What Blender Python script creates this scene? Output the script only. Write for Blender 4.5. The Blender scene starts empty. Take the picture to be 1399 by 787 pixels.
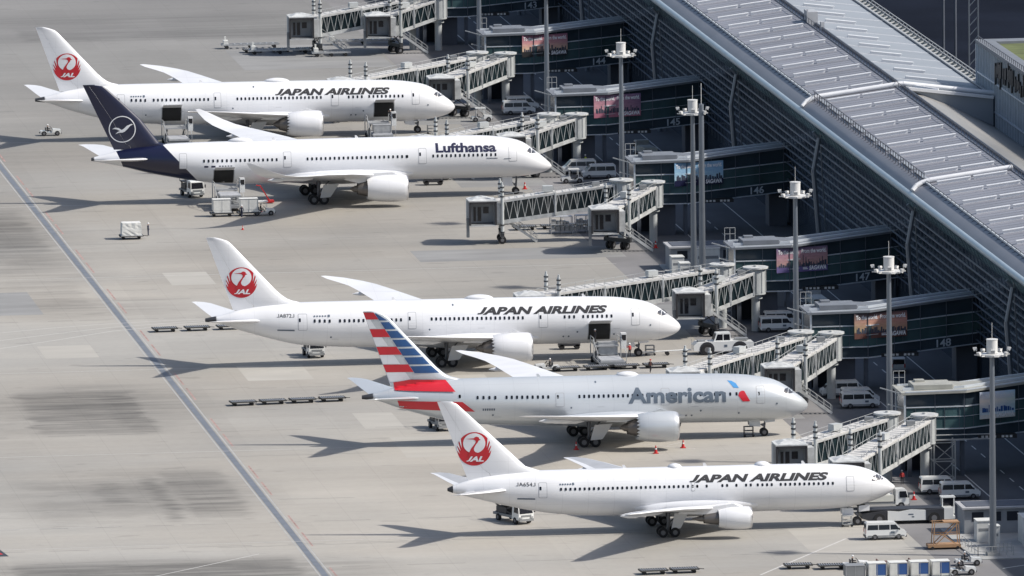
import bpy, bmesh, math, random
from mathutils import Vector, Matrix
random.seed(7)
PI = math.pi
scn = bpy.context.scene
COL = scn.collection
# ------------------------------------------------------------------ camera
cd = bpy.data.cameras.new('camera'); cam = bpy.data.objects.new('camera', cd); COL.objects.link(cam)
F = Vector((0.12973339, 0.98277725, -0.13159837)); Rv = Vector((0.99118329, -0.13214218, -0.00970195)); Uv = Vector((0.02692456, 0.12917943, 0.99125564))
M = Matrix((Rv, Uv, -F)).transposed().to_4x4(); M.translation = Vector((-255.0, -1760.0, 245.165))
cam.matrix_world = M
cd.sensor_width = 36; cd.lens = 486.47; cd.clip_start = 10; cd.clip_end = 20000
scn.camera = cam
# ------------------------------------------------------------------ light
SUN_EL, SUN_AZ = 44.0, 107.0       # azimuth clockwise from +Y
w = bpy.data.worlds.new('World'); scn.world = w; w.use_nodes = True
nt = w.node_tree; bg = nt.nodes['Background']
sky = nt.nodes.new('ShaderNodeTexSky'); sky.sky_type = 'NISHITA'; sky.sun_disc = False
sky.sun_elevation = math.radians(SUN_EL); sky.sun_rotation = math.radians(SUN_AZ); sky.air_density = 1.0; sky.dust_density = 2.5
nt.links.new(sky.outputs[0], bg.inputs[0]); bg.inputs[1].default_value = 0.115
sd = bpy.data.lights.new('sun', 'SUN'); sd.energy = 4.3; sd.angle = math.radians(1.8); sd.color = (1, .955, .885)
so = bpy.data.objects.new('sun', sd); COL.objects.link(so)
sdir = Vector((math.cos(math.radians(SUN_EL))*math.sin(math.radians(SUN_AZ)), math.cos(math.radians(SUN_EL))*math.cos(math.radians(SUN_AZ)), math.sin(math.radians(SUN_EL))))
so.rotation_euler = sdir.to_track_quat('Z', 'Y').to_euler()
scn.view_settings.view_transform = 'Standard'; scn.view_settings.look = 'None'; scn.view_settings.gamma = 1
scn.view_settings.exposure = 0.21
scn.render.engine = 'CYCLES'

# ------------------------------------------------------------------ materials
def mat(name, col, rough=.6, metal=0., var=.08, scale=.6, coat=0., stretch=(1, 1, 1), emit=0, bump=0, spec=.5):
    m = bpy.data.materials.new(name); m.use_nodes = True; n = m.node_tree.nodes; l = m.node_tree.links
    b = n['Principled BSDF']; b.inputs['Roughness'].default_value = rough; b.inputs['Metallic'].default_value = metal
    b.inputs['Coat Weight'].default_value = coat; b.inputs['Specular IOR Level'].default_value = spec
    tc = n.new('ShaderNodeTexCoord'); mp = n.new('ShaderNodeMapping'); mp.inputs['Scale'].default_value = stretch
    l.new(tc.outputs['Object'], mp.inputs[0])
    ns = n.new('ShaderNodeTexNoise'); ns.inputs['Scale'].default_value = scale; ns.inputs['Detail'].default_value = 5
    l.new(mp.outputs[0], ns.inputs[0])
    rp = n.new('ShaderNodeMapRange'); rp.inputs[1].default_value = .3; rp.inputs[2].default_value = .7
    rp.inputs[3].default_value = 1-var; rp.inputs[4].default_value = 1+var; l.new(ns.outputs[0], rp.inputs[0])
    mx = n.new('ShaderNodeVectorMath'); mx.operation = 'SCALE'; mx.inputs[0].default_value = col[:3]; l.new(rp.outputs[0], mx.inputs['Scale'])
    l.new(mx.outputs[0], b.inputs['Base Color'])
    if emit: b.inputs['Emission Strength'].default_value = emit; l.new(mx.outputs[0], b.inputs['Emission Color'])
    if bump:
        bp = n.new('ShaderNodeBump'); bp.inputs['Strength'].default_value = bump; bp.inputs['Distance'].default_value = .05
        l.new(ns.outputs[0], bp.inputs['Height']); l.new(bp.outputs[0], b.inputs['Normal'])
    return m
MT = {}
def C_(k, *a, **kw): MT[k] = mat(k, *a, **kw); return MT[k]
C_('white_paint', (.80, .80, .80), .32, coat=.25, var=.03, scale=.25)
C_('airliner_white', (.745, .75, .765), .30, coat=.4, var=.05, scale=.22, stretch=(1, 1, 1.5))
def skin_seams(m, step, dark):
    n = m.node_tree.nodes; l = m.node_tree.links; b = n['Principled BSDF']; src = b.inputs['Base Color'].links[0].from_socket
    tc = n.new('ShaderNodeTexCoord'); sp = n.new('ShaderNodeSeparateXYZ'); l.new(tc.outputs['Object'], sp.inputs[0]); out = None
    for ax, st, w_ in ((0, step, .012), (2, 1.27, .012)):
        d_ = n.new('ShaderNodeMath'); d_.operation = 'DIVIDE'; l.new(sp.outputs[ax], d_.inputs[0]); d_.inputs[1].default_value = st
        f_ = n.new('ShaderNodeMath'); f_.operation = 'FRACT'; l.new(d_.outputs[0], f_.inputs[0])
        g_ = n.new('ShaderNodeMath'); g_.operation = 'LESS_THAN'; l.new(f_.outputs[0], g_.inputs[0]); g_.inputs[1].default_value = w_ if ax == 0 else .02
        if out is None: out = g_.outputs[0]
        else:
            q = n.new('ShaderNodeMath'); q.operation = 'MAXIMUM'; l.new(out, q.inputs[0]); l.new(g_.outputs[0], q.inputs[1]); out = q.outputs[0]
    r = n.new('ShaderNodeMapRange'); r.inputs[3].default_value = 1; r.inputs[4].default_value = dark; l.new(out, r.inputs[0])
    sc = n.new('ShaderNodeVectorMath'); sc.operation = 'SCALE'; l.new(src, sc.inputs[0]); l.new(r.outputs[0], sc.inputs['Scale']); l.new(sc.outputs[0], b.inputs['Base Color'])
skin_seams(MT['airliner_white'], 3.1, .86)
C_('airliner_silver', (.56, .59, .615), .30, metal=.25, coat=.5, var=.03, scale=.18)
skin_seams(MT['airliner_silver'], 3.1, .88)
C_('wing_grey', (.70, .71, .73), .38, coat=.2, var=.06, scale=.5, stretch=(.4, 1.5, 1))
C_('wing_mid_grey', (.40, .41, .43), .4, var=.08, scale=.5)
C_('panel_grey', (.40, .41, .43), .45, var=.1)
C_('seam_grey', (.42, .43, .45), .5)
C_('navy_paint', (.006, .008, .034), .38, coat=.2, var=.05)
C_('crane_red', (.50, .008, .02), .35, coat=.3, var=.03)
C_('flag_red', (.56, .016, .03), .35, coat=.3, var=.03)
C_('flag_blue', (.02, .075, .21), .35, coat=.3, var=.06)
C_('light_blue', (.06, .27, .58), .35, coat=.3)
C_('title_black', (.03, .03, .032), .4)
C_('title_grey', (.11, .14, .18), .4)
C_('title_navy', (.012, .014, .05), .4)
C_('window_dark', (.012, .013, .018), .12)
C_('cockpit_glass', (.06, .065, .08), .15)
C_('cargo_dark', (.012, .012, .013), .8)
C_('metal_bare', (.55, .55, .56), .3, metal=.8)
C_('exhaust_metal', (.16, .15, .145), .45, metal=.7, var=.15)
C_('dark_metal', (.05, .052, .058), .5, metal=.3, var=.15)
C_('strut_grey', (.13, .135, .15), .45, metal=.2)
C_('tyre', (.018, .018, .02), .85)
C_('hub', (.16, .16, .17), .5, metal=.2)
C_('bridge_white', (.50, .51, .505), .5, var=.24, scale=1.2)
C_('bridge_roof', (.56, .55, .53), .65, var=.14, scale=1.5, stretch=(1, 1, 1))
C_('bridge_glass', (.016, .028, .033), .12, var=.2, scale=.6)
C_('bridge_panel', (.46, .48, .48), .5, var=.08)
C_('cab_inside', (.22, .23, .24), .6, var=.2)
C_('link_glass', (.058, .105, .112), .12, var=.35, scale=.25, stretch=(1, 1, .1))
C_('link_glass_dark', (.042, .06, .076), .15, var=.3, scale=.2)
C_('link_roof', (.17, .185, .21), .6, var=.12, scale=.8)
C_('link_roof_sunlit', (.34, .34, .31), .6, var=.12, scale=.8)  # lit copy of the corridor roof, sunlight put into the colour
C_('link_trim', (.62, .66, .70), .4, metal=.2)
C_('void_dark', (.022, .026, .036), .9)
C_('slab_dark', (.085, .095, .12), .7)
C_('terminal_roof', (.25, .255, .285), .45, metal=.15, var=.16, scale=.2, stretch=(.3, 1, 1))
C_('terminal_roof_pale', (.29, .315, .345), .5, metal=.1, var=.06, scale=.2, stretch=(.2, 1, 1))
C_('terminal_band', (.225, .23, .255), .45, metal=.2, var=.08, scale=.1)
C_('low_roof', (.34, .33, .31), .4, metal=.3, var=.35, scale=.06, stretch=(1, .3, 1))
C_('skylight_white', (.70, .71, .73), .4, var=.05)
C_('skylight_shade', (.20, .205, .22), .7)
C_('tube_silver', (.42, .50, .56), .3, metal=.3, var=.06, scale=.3)
C_('facade_glass', (.045, .062, .085), .12, var=.5, scale=.12, stretch=(1, .25, .25))
C_('facade_upper', (.12, .20, .21), .15, var=.45, scale=.25, stretch=(1, .25, 1))
C_('louvre', (.21, .245, .30), .4, metal=.3, var=.15)
C_('steel_dark', (.11, .125, .155), .5, metal=.4)
C_('rail_dark', (.10, .105, .125), .5, metal=.3)
C_('rail_light', (.42, .43, .43), .5, metal=.2)
C_('mast_grey', (.20, .225, .26), .4, metal=.5, var=.06)
C_('mast_head', (.58, .58, .57), .5, var=.06)
C_('moss_green', (.10, .12, .045), .9, var=.3)
C_('vehicle_white', (.74, .75, .74), .3, coat=.5, var=.03)
C_('vehicle_cream', (.66, .66, .60), .5, var=.08)
C_('vehicle_grey', (.22, .23, .24), .5, var=.12)
C_('vehicle_dark', (.035, .037, .045), .5, var=.15)
C_('vehicle_blue', (.03, .09, .27), .45, var=.1)
C_('container_silver', (.42, .43, .44), .45, metal=.35, var=.12, scale=2)
C_('container_white', (.66, .66, .63), .5, var=.08, scale=2)
C_('dolly_grey', (.075, .075, .072), .6, metal=.3, var=.2, scale=3)
C_('rust_brown', (.12, .05, .04), .7, var=.2)
C_('signal_red', (.50, .02, .02), .5)
C_('scaffold_orange', (.40, .24, .13), .6)
C_('hiviz', (.55, .75, .08), .7)
C_('cloth_navy', (.02, .025, .05), .9)
C_('cloth_dark', (.03, .03, .035), .9)
C_('cloth_red', (.40, .04, .04), .9)
C_('skin', (.45, .28, .2), .6)
C_('helmet_white', (.75, .75, .75), .4)
C_('house_grey', (.30, .31, .325), .7, var=.08)
C_('house_roof', (.40, .40, .41), .7, var=.08)
C_('asphalt', (.115, .12, .13), .9, spec=.15, var=.22, scale=.12, stretch=(1, .4, 1))
C_('far_ground', (.010, .013, .022), .95, spec=.03, var=.4, scale=.03)
C_('marking_white', (.62, .62, .60), .7, var=.18, scale=1.5)
C_('marking_dim', (.50, .49, .47), .8, var=.12, scale=2)
C_('drain_blue', (.15, .165, .19), .6, var=.12, scale=.5)
C_('drain_edge', (.36, .36, .35), .7, var=.1)
C_('line_red', (.34, .22, .20), .8, var=.3, scale=.6)
C_('concrete_kerb', (.36, .36, .35), .8, var=.1)

# ------------------------------------------------------------------ mesh builder
class MB:
    def __init__(s): s.v = []; s.f = []; s.m = []
    def add(s, vs, fs, mi=0):
        o = len(s.v); s.v += [tuple(p) for p in vs]; s.f += [tuple(i+o for i in f) for f in fs]; s.m += [mi]*len(fs); return s
    def box(s, x0, x1, y0, y1, z0, z1, mi=0, rz=0, c=None):
        vs = [(x, y, z) for x in (x0, x1) for y in (y0, y1) for z in (z0, z1)]
        if rz:
            cx, cy = c if c else ((x0+x1)/2, (y0+y1)/2); ca, sa = math.cos(rz), math.sin(rz)
            vs = [(cx+(x-cx)*ca-(y-cy)*sa, cy+(x-cx)*sa+(y-cy)*ca, z) for x, y, z in vs]
        return s.add(vs, [(0, 1, 3, 2), (4, 6, 7, 5), (0, 4, 5, 1), (2, 3, 7, 6), (0, 2, 6, 4), (1, 5, 7, 3)], mi)
    def bar(s, p, q, w, h=None, mi=0):
        h = h or w; p = Vector(p); q = Vector(q); d = (q-p)
        if d.length < 1e-6: return s
        d.normalize(); up = Vector((0, 0, 1)) if abs(d.z) < .95 else Vector((0, 1, 0))
        a = d.cross(up).normalized(); b = a.cross(d).normalized()
        vs = [r+a*i*w/2+b*j*h/2 for r in (p, q) for i, j in ((-1, -1), (1, -1), (1, 1), (-1, 1))]
        return s.add(vs, [(0, 1, 2, 3), (7, 6, 5, 4), (0, 4, 5, 1), (1, 5, 6, 2), (2, 6, 7, 3), (3, 7, 4, 0)], mi)
    def tube(s, p, q, r, n=10, r2=None, mi=0):
        r2 = r if r2 is None else r2; p = Vector(p); q = Vector(q); d = (q-p).normalized()
        up = Vector((0, 0, 1)) if abs(d.z) < .95 else Vector((1, 0, 0)); a = d.cross(up).normalized(); b = a.cross(d)
        vs = [c+(a*math.cos(2*PI*k/n)+b*math.sin(2*PI*k/n))*rr for c, rr in ((p, r), (q, r2)) for k in range(n)]
        fs = [(k, (k+1) % n, n+(k+1) % n, n+k) for k in range(n)]+[tuple(range(n))[::-1], tuple(range(n, 2*n))]
        return s.add(vs, fs, mi)
    def loft(s, rings, mi=0, caps=(1, 1), close=True):
        n = len(rings[0]); vs = [p for r in rings for p in r]; fs = []
        for i in range(len(rings)-1):
            for k in range(n if close else n-1):
                a = i*n+k; b = i*n+(k+1) % n; fs.append((a, b, b+n, a+n))
        if caps[0]: fs.append(tuple(range(n))[::-1])
        if caps[1]: fs.append(tuple(range((len(rings)-1)*n, len(rings)*n)))
        return s.add(vs, fs, mi)
    def prism(s, poly, z0, z1, mi=0):
        return s.loft([[(x, y, z0) for x, y in poly], [(x, y, z1) for x, y in poly]], mi)
    def side(s, poly, y0, y1, mi=0):     # side profile (x,z) given depth
        return s.loft([[(x, y0, z) for x, z in poly], [(x, y1, z) for x, z in poly]], mi)
    def taper(s, poly, hw, mi=0):         # side profile (x,z,half width)
        return s.loft([[(x, -h*hw, z) for x, z, h in poly], [(x, h*hw, z) for x, z, h in poly]], mi)
    def quad(s, a, b, c, d, mi=0): return s.add([a, b, c, d], [(0, 1, 2, 3)], mi)
    def xf(s, mat_): s.v = [tuple(mat_ @ Vector(p)) for p in s.v]; return s
    def build(s, name, mats, parent=None, smooth=None, loc=None):
        me = bpy.data.meshes.new(name); me.from_pydata(s.v, [], s.f)
        if not isinstance(mats, (list, tuple)): mats = [mats]
        for m in mats: me.materials.append(MT[m] if isinstance(m, str) else m)
        me.polygons.foreach_set('material_index', s.m)
        bm = bmesh.new(); bm.from_mesh(me); bmesh.ops.recalc_face_normals(bm, faces=bm.faces); bm.to_mesh(me); bm.free()
        if smooth:
            me.polygons.foreach_set('use_smooth', [True]*len(me.polygons)); me.set_sharp_from_angle(angle=math.radians(smooth))
        me.update()
        o = bpy.data.objects.new(name, me); COL.objects.link(o)
        if parent: o.parent = parent
        if loc: o.location = loc
        return o
def tag(o, label=None, cat=None, group=None, kind=None):
    if label: o['label'] = label
    if cat: o['category'] = cat
    if group: o['group'] = group
    if kind: o['kind'] = kind
    return o
def thing(name, loc, label, cat, group=None, rz=0):
    o = bpy.data.objects.new(name, None); COL.objects.link(o); o.location = loc; o.rotation_euler = (0, 0, rz); o.empty_display_size = .5
    return tag(o, label, cat, group)
KIDS = {}
def kids(o): return [c for c in bpy.data.objects if c.parent == o]
def dup(o, loc=None, rz=None, label=None, parent=None):
    c = o.copy(); COL.objects.link(c)
    if parent: c.parent = parent
    if loc is not None: c.location = loc
    if rz is not None: c.rotation_euler = (0, 0, rz)
    if label: c['label'] = label
    for k in kids(o): dup(k, parent=c)
    return c
def lerp(a, b, t): return a+(b-a)*t
def interp(tab, x):
    if x <= tab[0][0]: return tab[0][1]
    for (a, va), (b, vb) in zip(tab, tab[1:]):
        if x <= b: return va+(vb-va)*(x-a)/(b-a)
    return tab[-1][1]
def smooth_interp(tab, x):           # Catmull-Rom on non-uniform table
    n = len(tab)
    if x <= tab[0][0]: return tab[0][1]
    if x >= tab[-1][0]: return tab[-1][1]
    for i in range(n-1):
        if x <= tab[i+1][0]:
            x1, y1 = tab[i]; x2, y2 = tab[i+1]; h = x2-x1
            def sl(j):
                if j <= 0: return (tab[1][1]-tab[0][1])/(tab[1][0]-tab[0][0])
                if j >= n-1: return (tab[-1][1]-tab[-2][1])/(tab[-1][0]-tab[-2][0])
                a = (tab[j][1]-tab[j-1][1])/(tab[j][0]-tab[j-1][0]); b = (tab[j+1][1]-tab[j][1])/(tab[j+1][0]-tab[j][0])
                return 0 if a*b <= 0 else 2*a*b/(a+b)
            t = (x-x1)/h; m1 = sl(i)*h; m2 = sl(i+1)*h
            return (2*t**3-3*t*t+1)*y1+(t**3-2*t*t+t)*m1+(-2*t**3+3*t*t)*y2+(t**3-t*t)*m2
# ------------------------------------------------------------------ decals: flat outlines laid on a curved side
def decal(name, polys, surf, m, parent, step=.35, off=.02, side=-1, verts_faces=None):
    bm = bmesh.new()
    if verts_faces:
        vs = [bm.verts.new((x, 0, z)) for x, z in verts_faces[0]]
        for f in verts_faces[1]:
            try: bm.faces.new([vs[i] for i in f])
            except ValueError: pass
    for P in polys or []:
        bm.faces.new([bm.verts.new((x, 0, z)) for x, z in P])
    xs = [v.co.x for v in bm.verts]; zs = [v.co.z for v in bm.verts]
    def cuts(lo, hi, nrm):
        k = math.floor(lo/step)+1
        while k*step < hi:
            g = bm.verts[:]+bm.edges[:]+bm.faces[:]
            bmesh.ops.bisect_plane(bm, geom=g, plane_co=Vector(nrm)*k*step, plane_no=nrm, dist=1e-5); k += 1
    cuts(min(zs), max(zs), (0, 0, 1)); cuts(min(xs), max(xs), (1, 0, 0))
    bmesh.ops.triangulate(bm, faces=bm.faces)
    for v in bm.verts: v.co.y = side*(surf(v.co.x, v.co.z)+off)
    for f in bm.faces:
        f.normal_update()
        if f.normal.y*side < 0: f.normal_flip()
    me = bpy.data.meshes.new(name); bm.to_mesh(me); bm.free(); me.materials.append(MT[m])
    o = bpy.data.objects.new(name, me); COL.objects.link(o); o.parent = parent; return o
_tc = {}
def text_geo(txt, bold=0.0, shear=0.0):
    k = (txt, bold, shear)
    if k in _tc: return _tc[k]
    cu = bpy.data.curves.new('t', 'FONT'); cu.body = txt; cu.size = 1; cu.offset = bold; cu.shear = shear; cu.resolution_u = 4
    o = bpy.data.objects.new('t', cu); COL.objects.link(o); bpy.context.view_layer.update()
    me = bpy.data.meshes.new_from_object(o.evaluated_get(bpy.context.evaluated_depsgraph_get()))
    vs = [(v.co.x, v.co.y) for v in me.vertices]; fs = [tuple(p.vertices) for p in me.polygons]
    bpy.data.objects.remove(o); bpy.data.curves.remove(cu); bpy.data.meshes.remove(me)
    par = list(range(len(vs)))           # glyphs that hang below the line (J) are fitted above it
    def find(i):
        while par[i] != i: i = par[i]
        return i
    for f in fs:
        for i in f[1:]: par[find(i)] = find(f[0])
    isl = {}
    for i in range(len(vs)): isl.setdefault(find(i), []).append(i)
    if txt.upper() == txt:
        for ids in isl.values():
            lo = min(vs[i][1] for i in ids); hi = max(vs[i][1] for i in ids)
            if lo < -.08:
                xl = min(vs[i][0] for i in ids); xr = max(vs[i][0] for i in ids)
                for i in ids:
                    X_, Y_ = vs[i]; tn = (Y_-lo)/(hi-lo)
                    if shear == 0 and tn < .35 and X_ < xl+.5*(xr-xl): X_ -= .17; tn += .07
                    vs[i] = (X_-shear*lo*.5, tn*hi)
    x0 = min(v[0] for v in vs); x1 = max(v[0] for v in vs)
    caps = [v[1] for v in vs]; z1 = max(caps)
    vs = [((x-x0)/(x1-x0), y) for x, y in vs]
    _tc[k] = (vs, fs, z1); return _tc[k]
def text_on(name, txt, x0, x1, z0, z1, zh, surf, m, parent, bold=.0, shear=0., **kw):
    """text from (x0,z0) to (x1,z1) along its baseline, capital height zh"""
    vs, fs, cap = text_geo(txt, bold, shear); cap = .73
    V = [(lerp(x0, x1, a), lerp(z0, z1, a)+b/cap*zh) for a, b in vs]
    return decal(name, None, surf, m, parent, verts_faces=(V, fs), **kw)
def flat_text(name, txt, x0, x1, z0, zh, y, m, parent, bold=0., shear=0.):
    vs, fs, cap = text_geo(txt, bold, shear)
    mb = MB(); mb.add([(lerp(x0, x1, a), y, z0+b/.73*zh) for a, b in vs], fs); return mb.build(name, m, parent)
# ================================================================== ground
def node_apron():
    m = bpy.data.materials.new('apron_concrete'); m.use_nodes = True; n = m.node_tree.nodes; l = m.node_tree.links
    b = n['Principled BSDF']; b.inputs['Roughness'].default_value = .8
    tc = n.new('ShaderNodeTexCoord')
    def noise(scale, st, det=4, rough=.55):
        mp = n.new('ShaderNodeMapping'); mp.inputs['Scale'].default_value = st; l.new(tc.outputs['Object'], mp.inputs[0])
        q = n.new('ShaderNodeTexNoise'); q.inputs['Scale'].default_value = scale; q.inputs['Detail'].default_value = det; q.inputs['Roughness'].default_value = rough
        l.new(mp.outputs[0], q.inputs[0]); return q.outputs[0]
    def rng(s, a, b_, c, d):
        r = n.new('ShaderNodeMapRange'); r.inputs[1].default_value = a; r.inputs[2].default_value = b_; r.inputs[3].default_value = c; r.inputs[4].default_value = d
        l.new(s, r.inputs[0]); return r.outputs[0]
    def mth(op, a, b_):
        r = n.new('ShaderNodeMath'); r.operation = op
        for i, q in enumerate((a, b_)):
            if isinstance(q, (int, float)): r.inputs[i].default_value = q
            else: l.new(q, r.inputs[i])
        return r.outputs[0]
    # slabs of slightly different tone
    mp = n.new('ShaderNodeMapping'); mp.inputs['Scale'].default_value = (1/13., 1/15., 1); l.new(tc.outputs['Object'], mp.inputs[0])
    fl = n.new('ShaderNodeVectorMath'); fl.operation = 'FLOOR'; l.new(mp.outputs[0], fl.inputs[0])
    wn = n.new('ShaderNodeTexWhiteNoise'); wn.noise_dimensions = '2D'; l.new(fl.outputs[0], wn.inputs[0])
    val = rng(wn.outputs[0], 0, 1, .965, 1.035)
    mp2 = n.new('ShaderNodeMapping'); mp2.inputs['Scale'].default_value = (1/7.5, 1/7.5, 1); l.new(tc.outputs['Object'], mp2.inputs[0])
    br = n.new('ShaderNodeTexBrick'); br.offset = 0; br.inputs['Scale'].default_value = 1; br.inputs['Mortar Size'].default_value = .006; br.inputs['Brick Width'].default_value = 1; br.inputs['Row Height'].default_value = 1
    br.inputs['Color1'].default_value = (1, 1, 1, 1); br.inputs['Color2'].default_value = (1, 1, 1, 1); br.inputs['Mortar'].default_value = (.90, .90, .90, 1); l.new(mp2.outputs[0], br.inputs[0])
    val = mth('MULTIPLY', val, br.outputs[0])
    val = mth('MULTIPLY', val, rng(noise(.012, (1, .55, 1), 3), .35, .65, 0.84, 1.10))       # broad weathering
    val = mth('MULTIPLY', val, rng(noise(.05, (1, 1, 1), 6), .3, .7, .95, 1.05))
    val = mth('MULTIPLY', val, rng(noise(.9, (1, 1, 1), 5, .7), .3, .7, .96, 1.04))
    val = mth('MULTIPLY', val, rng(noise(.22, (.06, 1.2, 1), 5), .35, .7, 1.03, .95))   # tyre streaks run along the taxi direction
    # rubbed and stained areas
    def stain(cx, cy, rx, ry, depth, sc=.35, st=(.12, 1.2, 1), hard=.6):
        mq = n.new('ShaderNodeMapping'); mq.vector_type = 'POINT'; mq.inputs['Location'].default_value = (-cx/rx, -cy/ry, 0); mq.inputs['Scale'].default_value = (1/rx, 1/ry, 1)
        l.new(tc.outputs['Object'], mq.inputs[0])
        g = n.new('ShaderNodeTexGradient'); g.gradient_type = 'SPHERICAL'; l.new(mq.outputs[0], g.inputs[0])
        e = rng(g.outputs['Fac'], 0, hard, 0, 1)
        s = rng(noise(sc, st, 5, .65), .35, .62, .25, 1)
        return mth('SUBTRACT', 1, mth('MULTIPLY', mth('MULTIPLY', e, s), depth))
    for a in [(-77, -32, 15, 26, .30), (-86, -24, 18, 20, .16), (-77, -106, 14, 28, .30), (-88, -102, 10, 22, .18), (-92, -172, 26, 16, .34), (-70, -172, 14, 14, .28),
              (-76, 135, 14, 40, .34), (-74, 100, 12, 20, .24), (-72, 62, 16, 14, .28), (-30, 402, 60, 12, .25), (-20, 380, 60, 10, .22), (-52, 230, 40, 14, .14), (-30, -30, 50, 14, .12),
              (-20, 60, 40, 20, .10), (-40, 118, 40, 12, .12), (-30, -100, 40, 12, .10), (-48, 92, 30, 10, .12), (-78, 335, 30, 20, .12)]:
        val = mth('MULTIPLY', val, stain(*a))
    def box_stain(x0, x1, y0, y1, depth, sc=.5, st=(.10, 1.1, 1), ex=1.2, ey=5):
        q = n.new('ShaderNodeSeparateXYZ'); l.new(tc.outputs['Object'], q.inputs[0])
        X_, Y_ = q.outputs[0], q.outputs[1]
        wob = mth('MULTIPLY', mth('SUBTRACT', noise(.3, (.2, 1, 1), 3), .5), 5)
        X_ = mth('ADD', X_, wob)
        e = mth('MULTIPLY', mth('MULTIPLY', rng(X_, x0, x0+ex, 0, 1), rng(X_, x1-ex, x1, 1, 0)), mth('MULTIPLY', rng(Y_, y0, y0+ey, 0, 1), rng(Y_, y1-ey, y1, 1, 0)))
        s = rng(noise(sc, st, 6, .7), .38, .60, .1, 1)
        return mth('SUBTRACT', 1, mth('MULTIPLY', mth('MULTIPLY', e, s), depth))
    for a in [(-90, -74, -58, -16, .42), (-79.5, -74.5, -54, -20, .24), (-82, -79, -134, -92, .42), (-79, -70.5, -130, -88, .34), (-88, -84, -120, -95, .25), (-104, -70, -190, -160, .42), (-90, -70, 60, 92, .2), (-82, -70, 120, 170, .3), (-50, -2, 372, 396, .22)]:
        val = mth('MULTIPLY', val, box_stain(*a))
    for a in [(-98, -71, -62, -12, .22, .12, (.5, 1, 1), 5, 14), (-100, -69.5, -140, -86, .22, .12, (.5, 1, 1), 5, 14), (-110, -68.8, -200, -158, .25, .12, (.5, 1, 1), 6, 8), (-95, -69, 95, 185, .26, .1, (.5, 1, 1), 6, 25), (-92, -70, 52, 88, .15, .12, (.5, 1, 1), 5, 8), (-60, -20, 36, 62, .12, .1, (.4, 1, 1), 8, 8), (-50, 0, 128, 146, .14, .1, (.4, 1, 1), 8, 6), (-45, 5, -35, -16, .14, .1, (.4, 1, 1), 8, 6)]:
        val = mth('MULTIPLY', val, box_stain(*a))
    val = mth('MULTIPLY', val, rng(noise(.35, (.5, 1, 1), 2, .5), .66, .72, 1, .86))      # drips and spots
    # greyer and darker with distance along the stands
    sx = n.new('ShaderNodeSeparateXYZ'); l.new(tc.outputs['Object'], sx.inputs[0])
    far = rng(sx.outputs[1], 150, 380, 0, 1); far2 = rng(sx.outputs[1], -150, 260, 1.05, .84)
    val = mth('MULTIPLY', val, far2)
    cr = n.new('ShaderNodeMix'); cr.data_type = 'RGBA'; cr.inputs[6].default_value = (.35, .327, .290, 1); cr.inputs[7].default_value = (.245, .24, .232, 1); l.new(far, cr.inputs[0])
    hue = n.new('ShaderNodeMix'); hue.data_type = 'RGBA'; l.new(rng(noise(.02, (.6, 1, 1), 3), .4, .62, 0, 1), hue.inputs[0]); l.new(cr.outputs[2], hue.inputs[6]); hue.inputs[7].default_value = (.32, .317, .302, 1)
    hf = n.new('ShaderNodeMix'); hf.data_type = 'RGBA'; hf.inputs[0].default_value = .55; l.new(cr.outputs[2], hf.inputs[6]); l.new(hue.outputs[2], hf.inputs[7])
    sc_ = n.new('ShaderNodeVectorMath'); sc_.operation = 'SCALE'; l.new(hf.outputs[2], sc_.inputs[0]); l.new(val, sc_.inputs['Scale'])
    l.new(sc_.outputs[0], b.inputs['Base Color'])
    return m
MT['apron'] = node_apron()
def sheet(name, poly, z, m, kind='structure'):
    mb = MB(); mb.add([(x, y, z) for x, y in poly], [tuple(range(len(poly)))]); o = mb.build(name, m)
    if kind: o['kind'] = kind
    return o
sheet('ground', [(-9000, -9000), (9000, -9000), (9000, 15000), (-9000, 15000)], -.05, 'far_ground')
sheet('apron', [(-600, -700), (14, -700), (14, 900), (-600, 900)], 0, 'apron')
sheet('service_road', [(9.6, -700), (46, -700), (46, 900), (9.6, 900)], .004, 'asphalt')
def strip(mb, p, q, w, z=0):
    p = Vector((p[0], p[1], 0)); q = Vector((q[0], q[1], 0)); d = (q-p).normalized(); a = Vector((-d.y, d.x, 0))*w/2
    mb.quad(*[(v.x, v.y, z) for v in (p-a, q-a, q+a, p+a)])
# drain running along all stands
mb = MB(); strip(mb, (-68.3, -500), (-68.3, 800), .8, .010); mb.build('drain_channel', 'drain_blue')['kind'] = 'structure'
mb = MB(); strip(mb, (-68.95, -500), (-68.95, 800), .16, .008); strip(mb, (-67.62, -500), (-67.62, 800), .2, .008); mb.build('drain_kerb', 'drain_edge')['kind'] = 'structure'
mb = MB()
for k in range(-24, 40):
    if k % 3: strip(mb, (-67.05, k*14), (-67.05, k*14+11), .22, .006)
mb.build('red_stand_line', 'line_red')['kind'] = 'structure'
# paler repair slabs and darker slabs
mb = MB()
for x0, x1, y0, y1 in [(-58.5, -50, -12, 2), (-49, -44, -58, -44), (-47, -36, -66, -84), (-10, 2, -172, -150), (-38, -28, -22, -12), (-58, -52, 83, 96), (-30, -16, -136, -127), (-82, -75, 14, 26)]:
    mb.quad((x0, y0, .004), (x1, y0, .004), (x1, y1, .004), (x0, y1, .004))
C_('slab_pale', (.375, .358, .325), .8, var=.07, scale=.3, stretch=(.3, 1, 1))
mb.build('pale_slabs', 'slab_pale')['kind'] = 'structure'
mb = MB()
for x0, x1, y0, y1 in [(-84, -78, 57, 80), (-22, 6.4, 100, 112), (-6, 6.4, 180, 215), (0, 6.4, -60, -35), (-4, 6.4, 255, 290), (-20, 3, 330, 362), (-3, 6.4, 25, 50), (-1, 6.4, -140, -118)]:
    mb.quad((x0, y0, .006), (x1, y0, .006), (x1, y1, .006), (x0, y1, .006))
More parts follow.
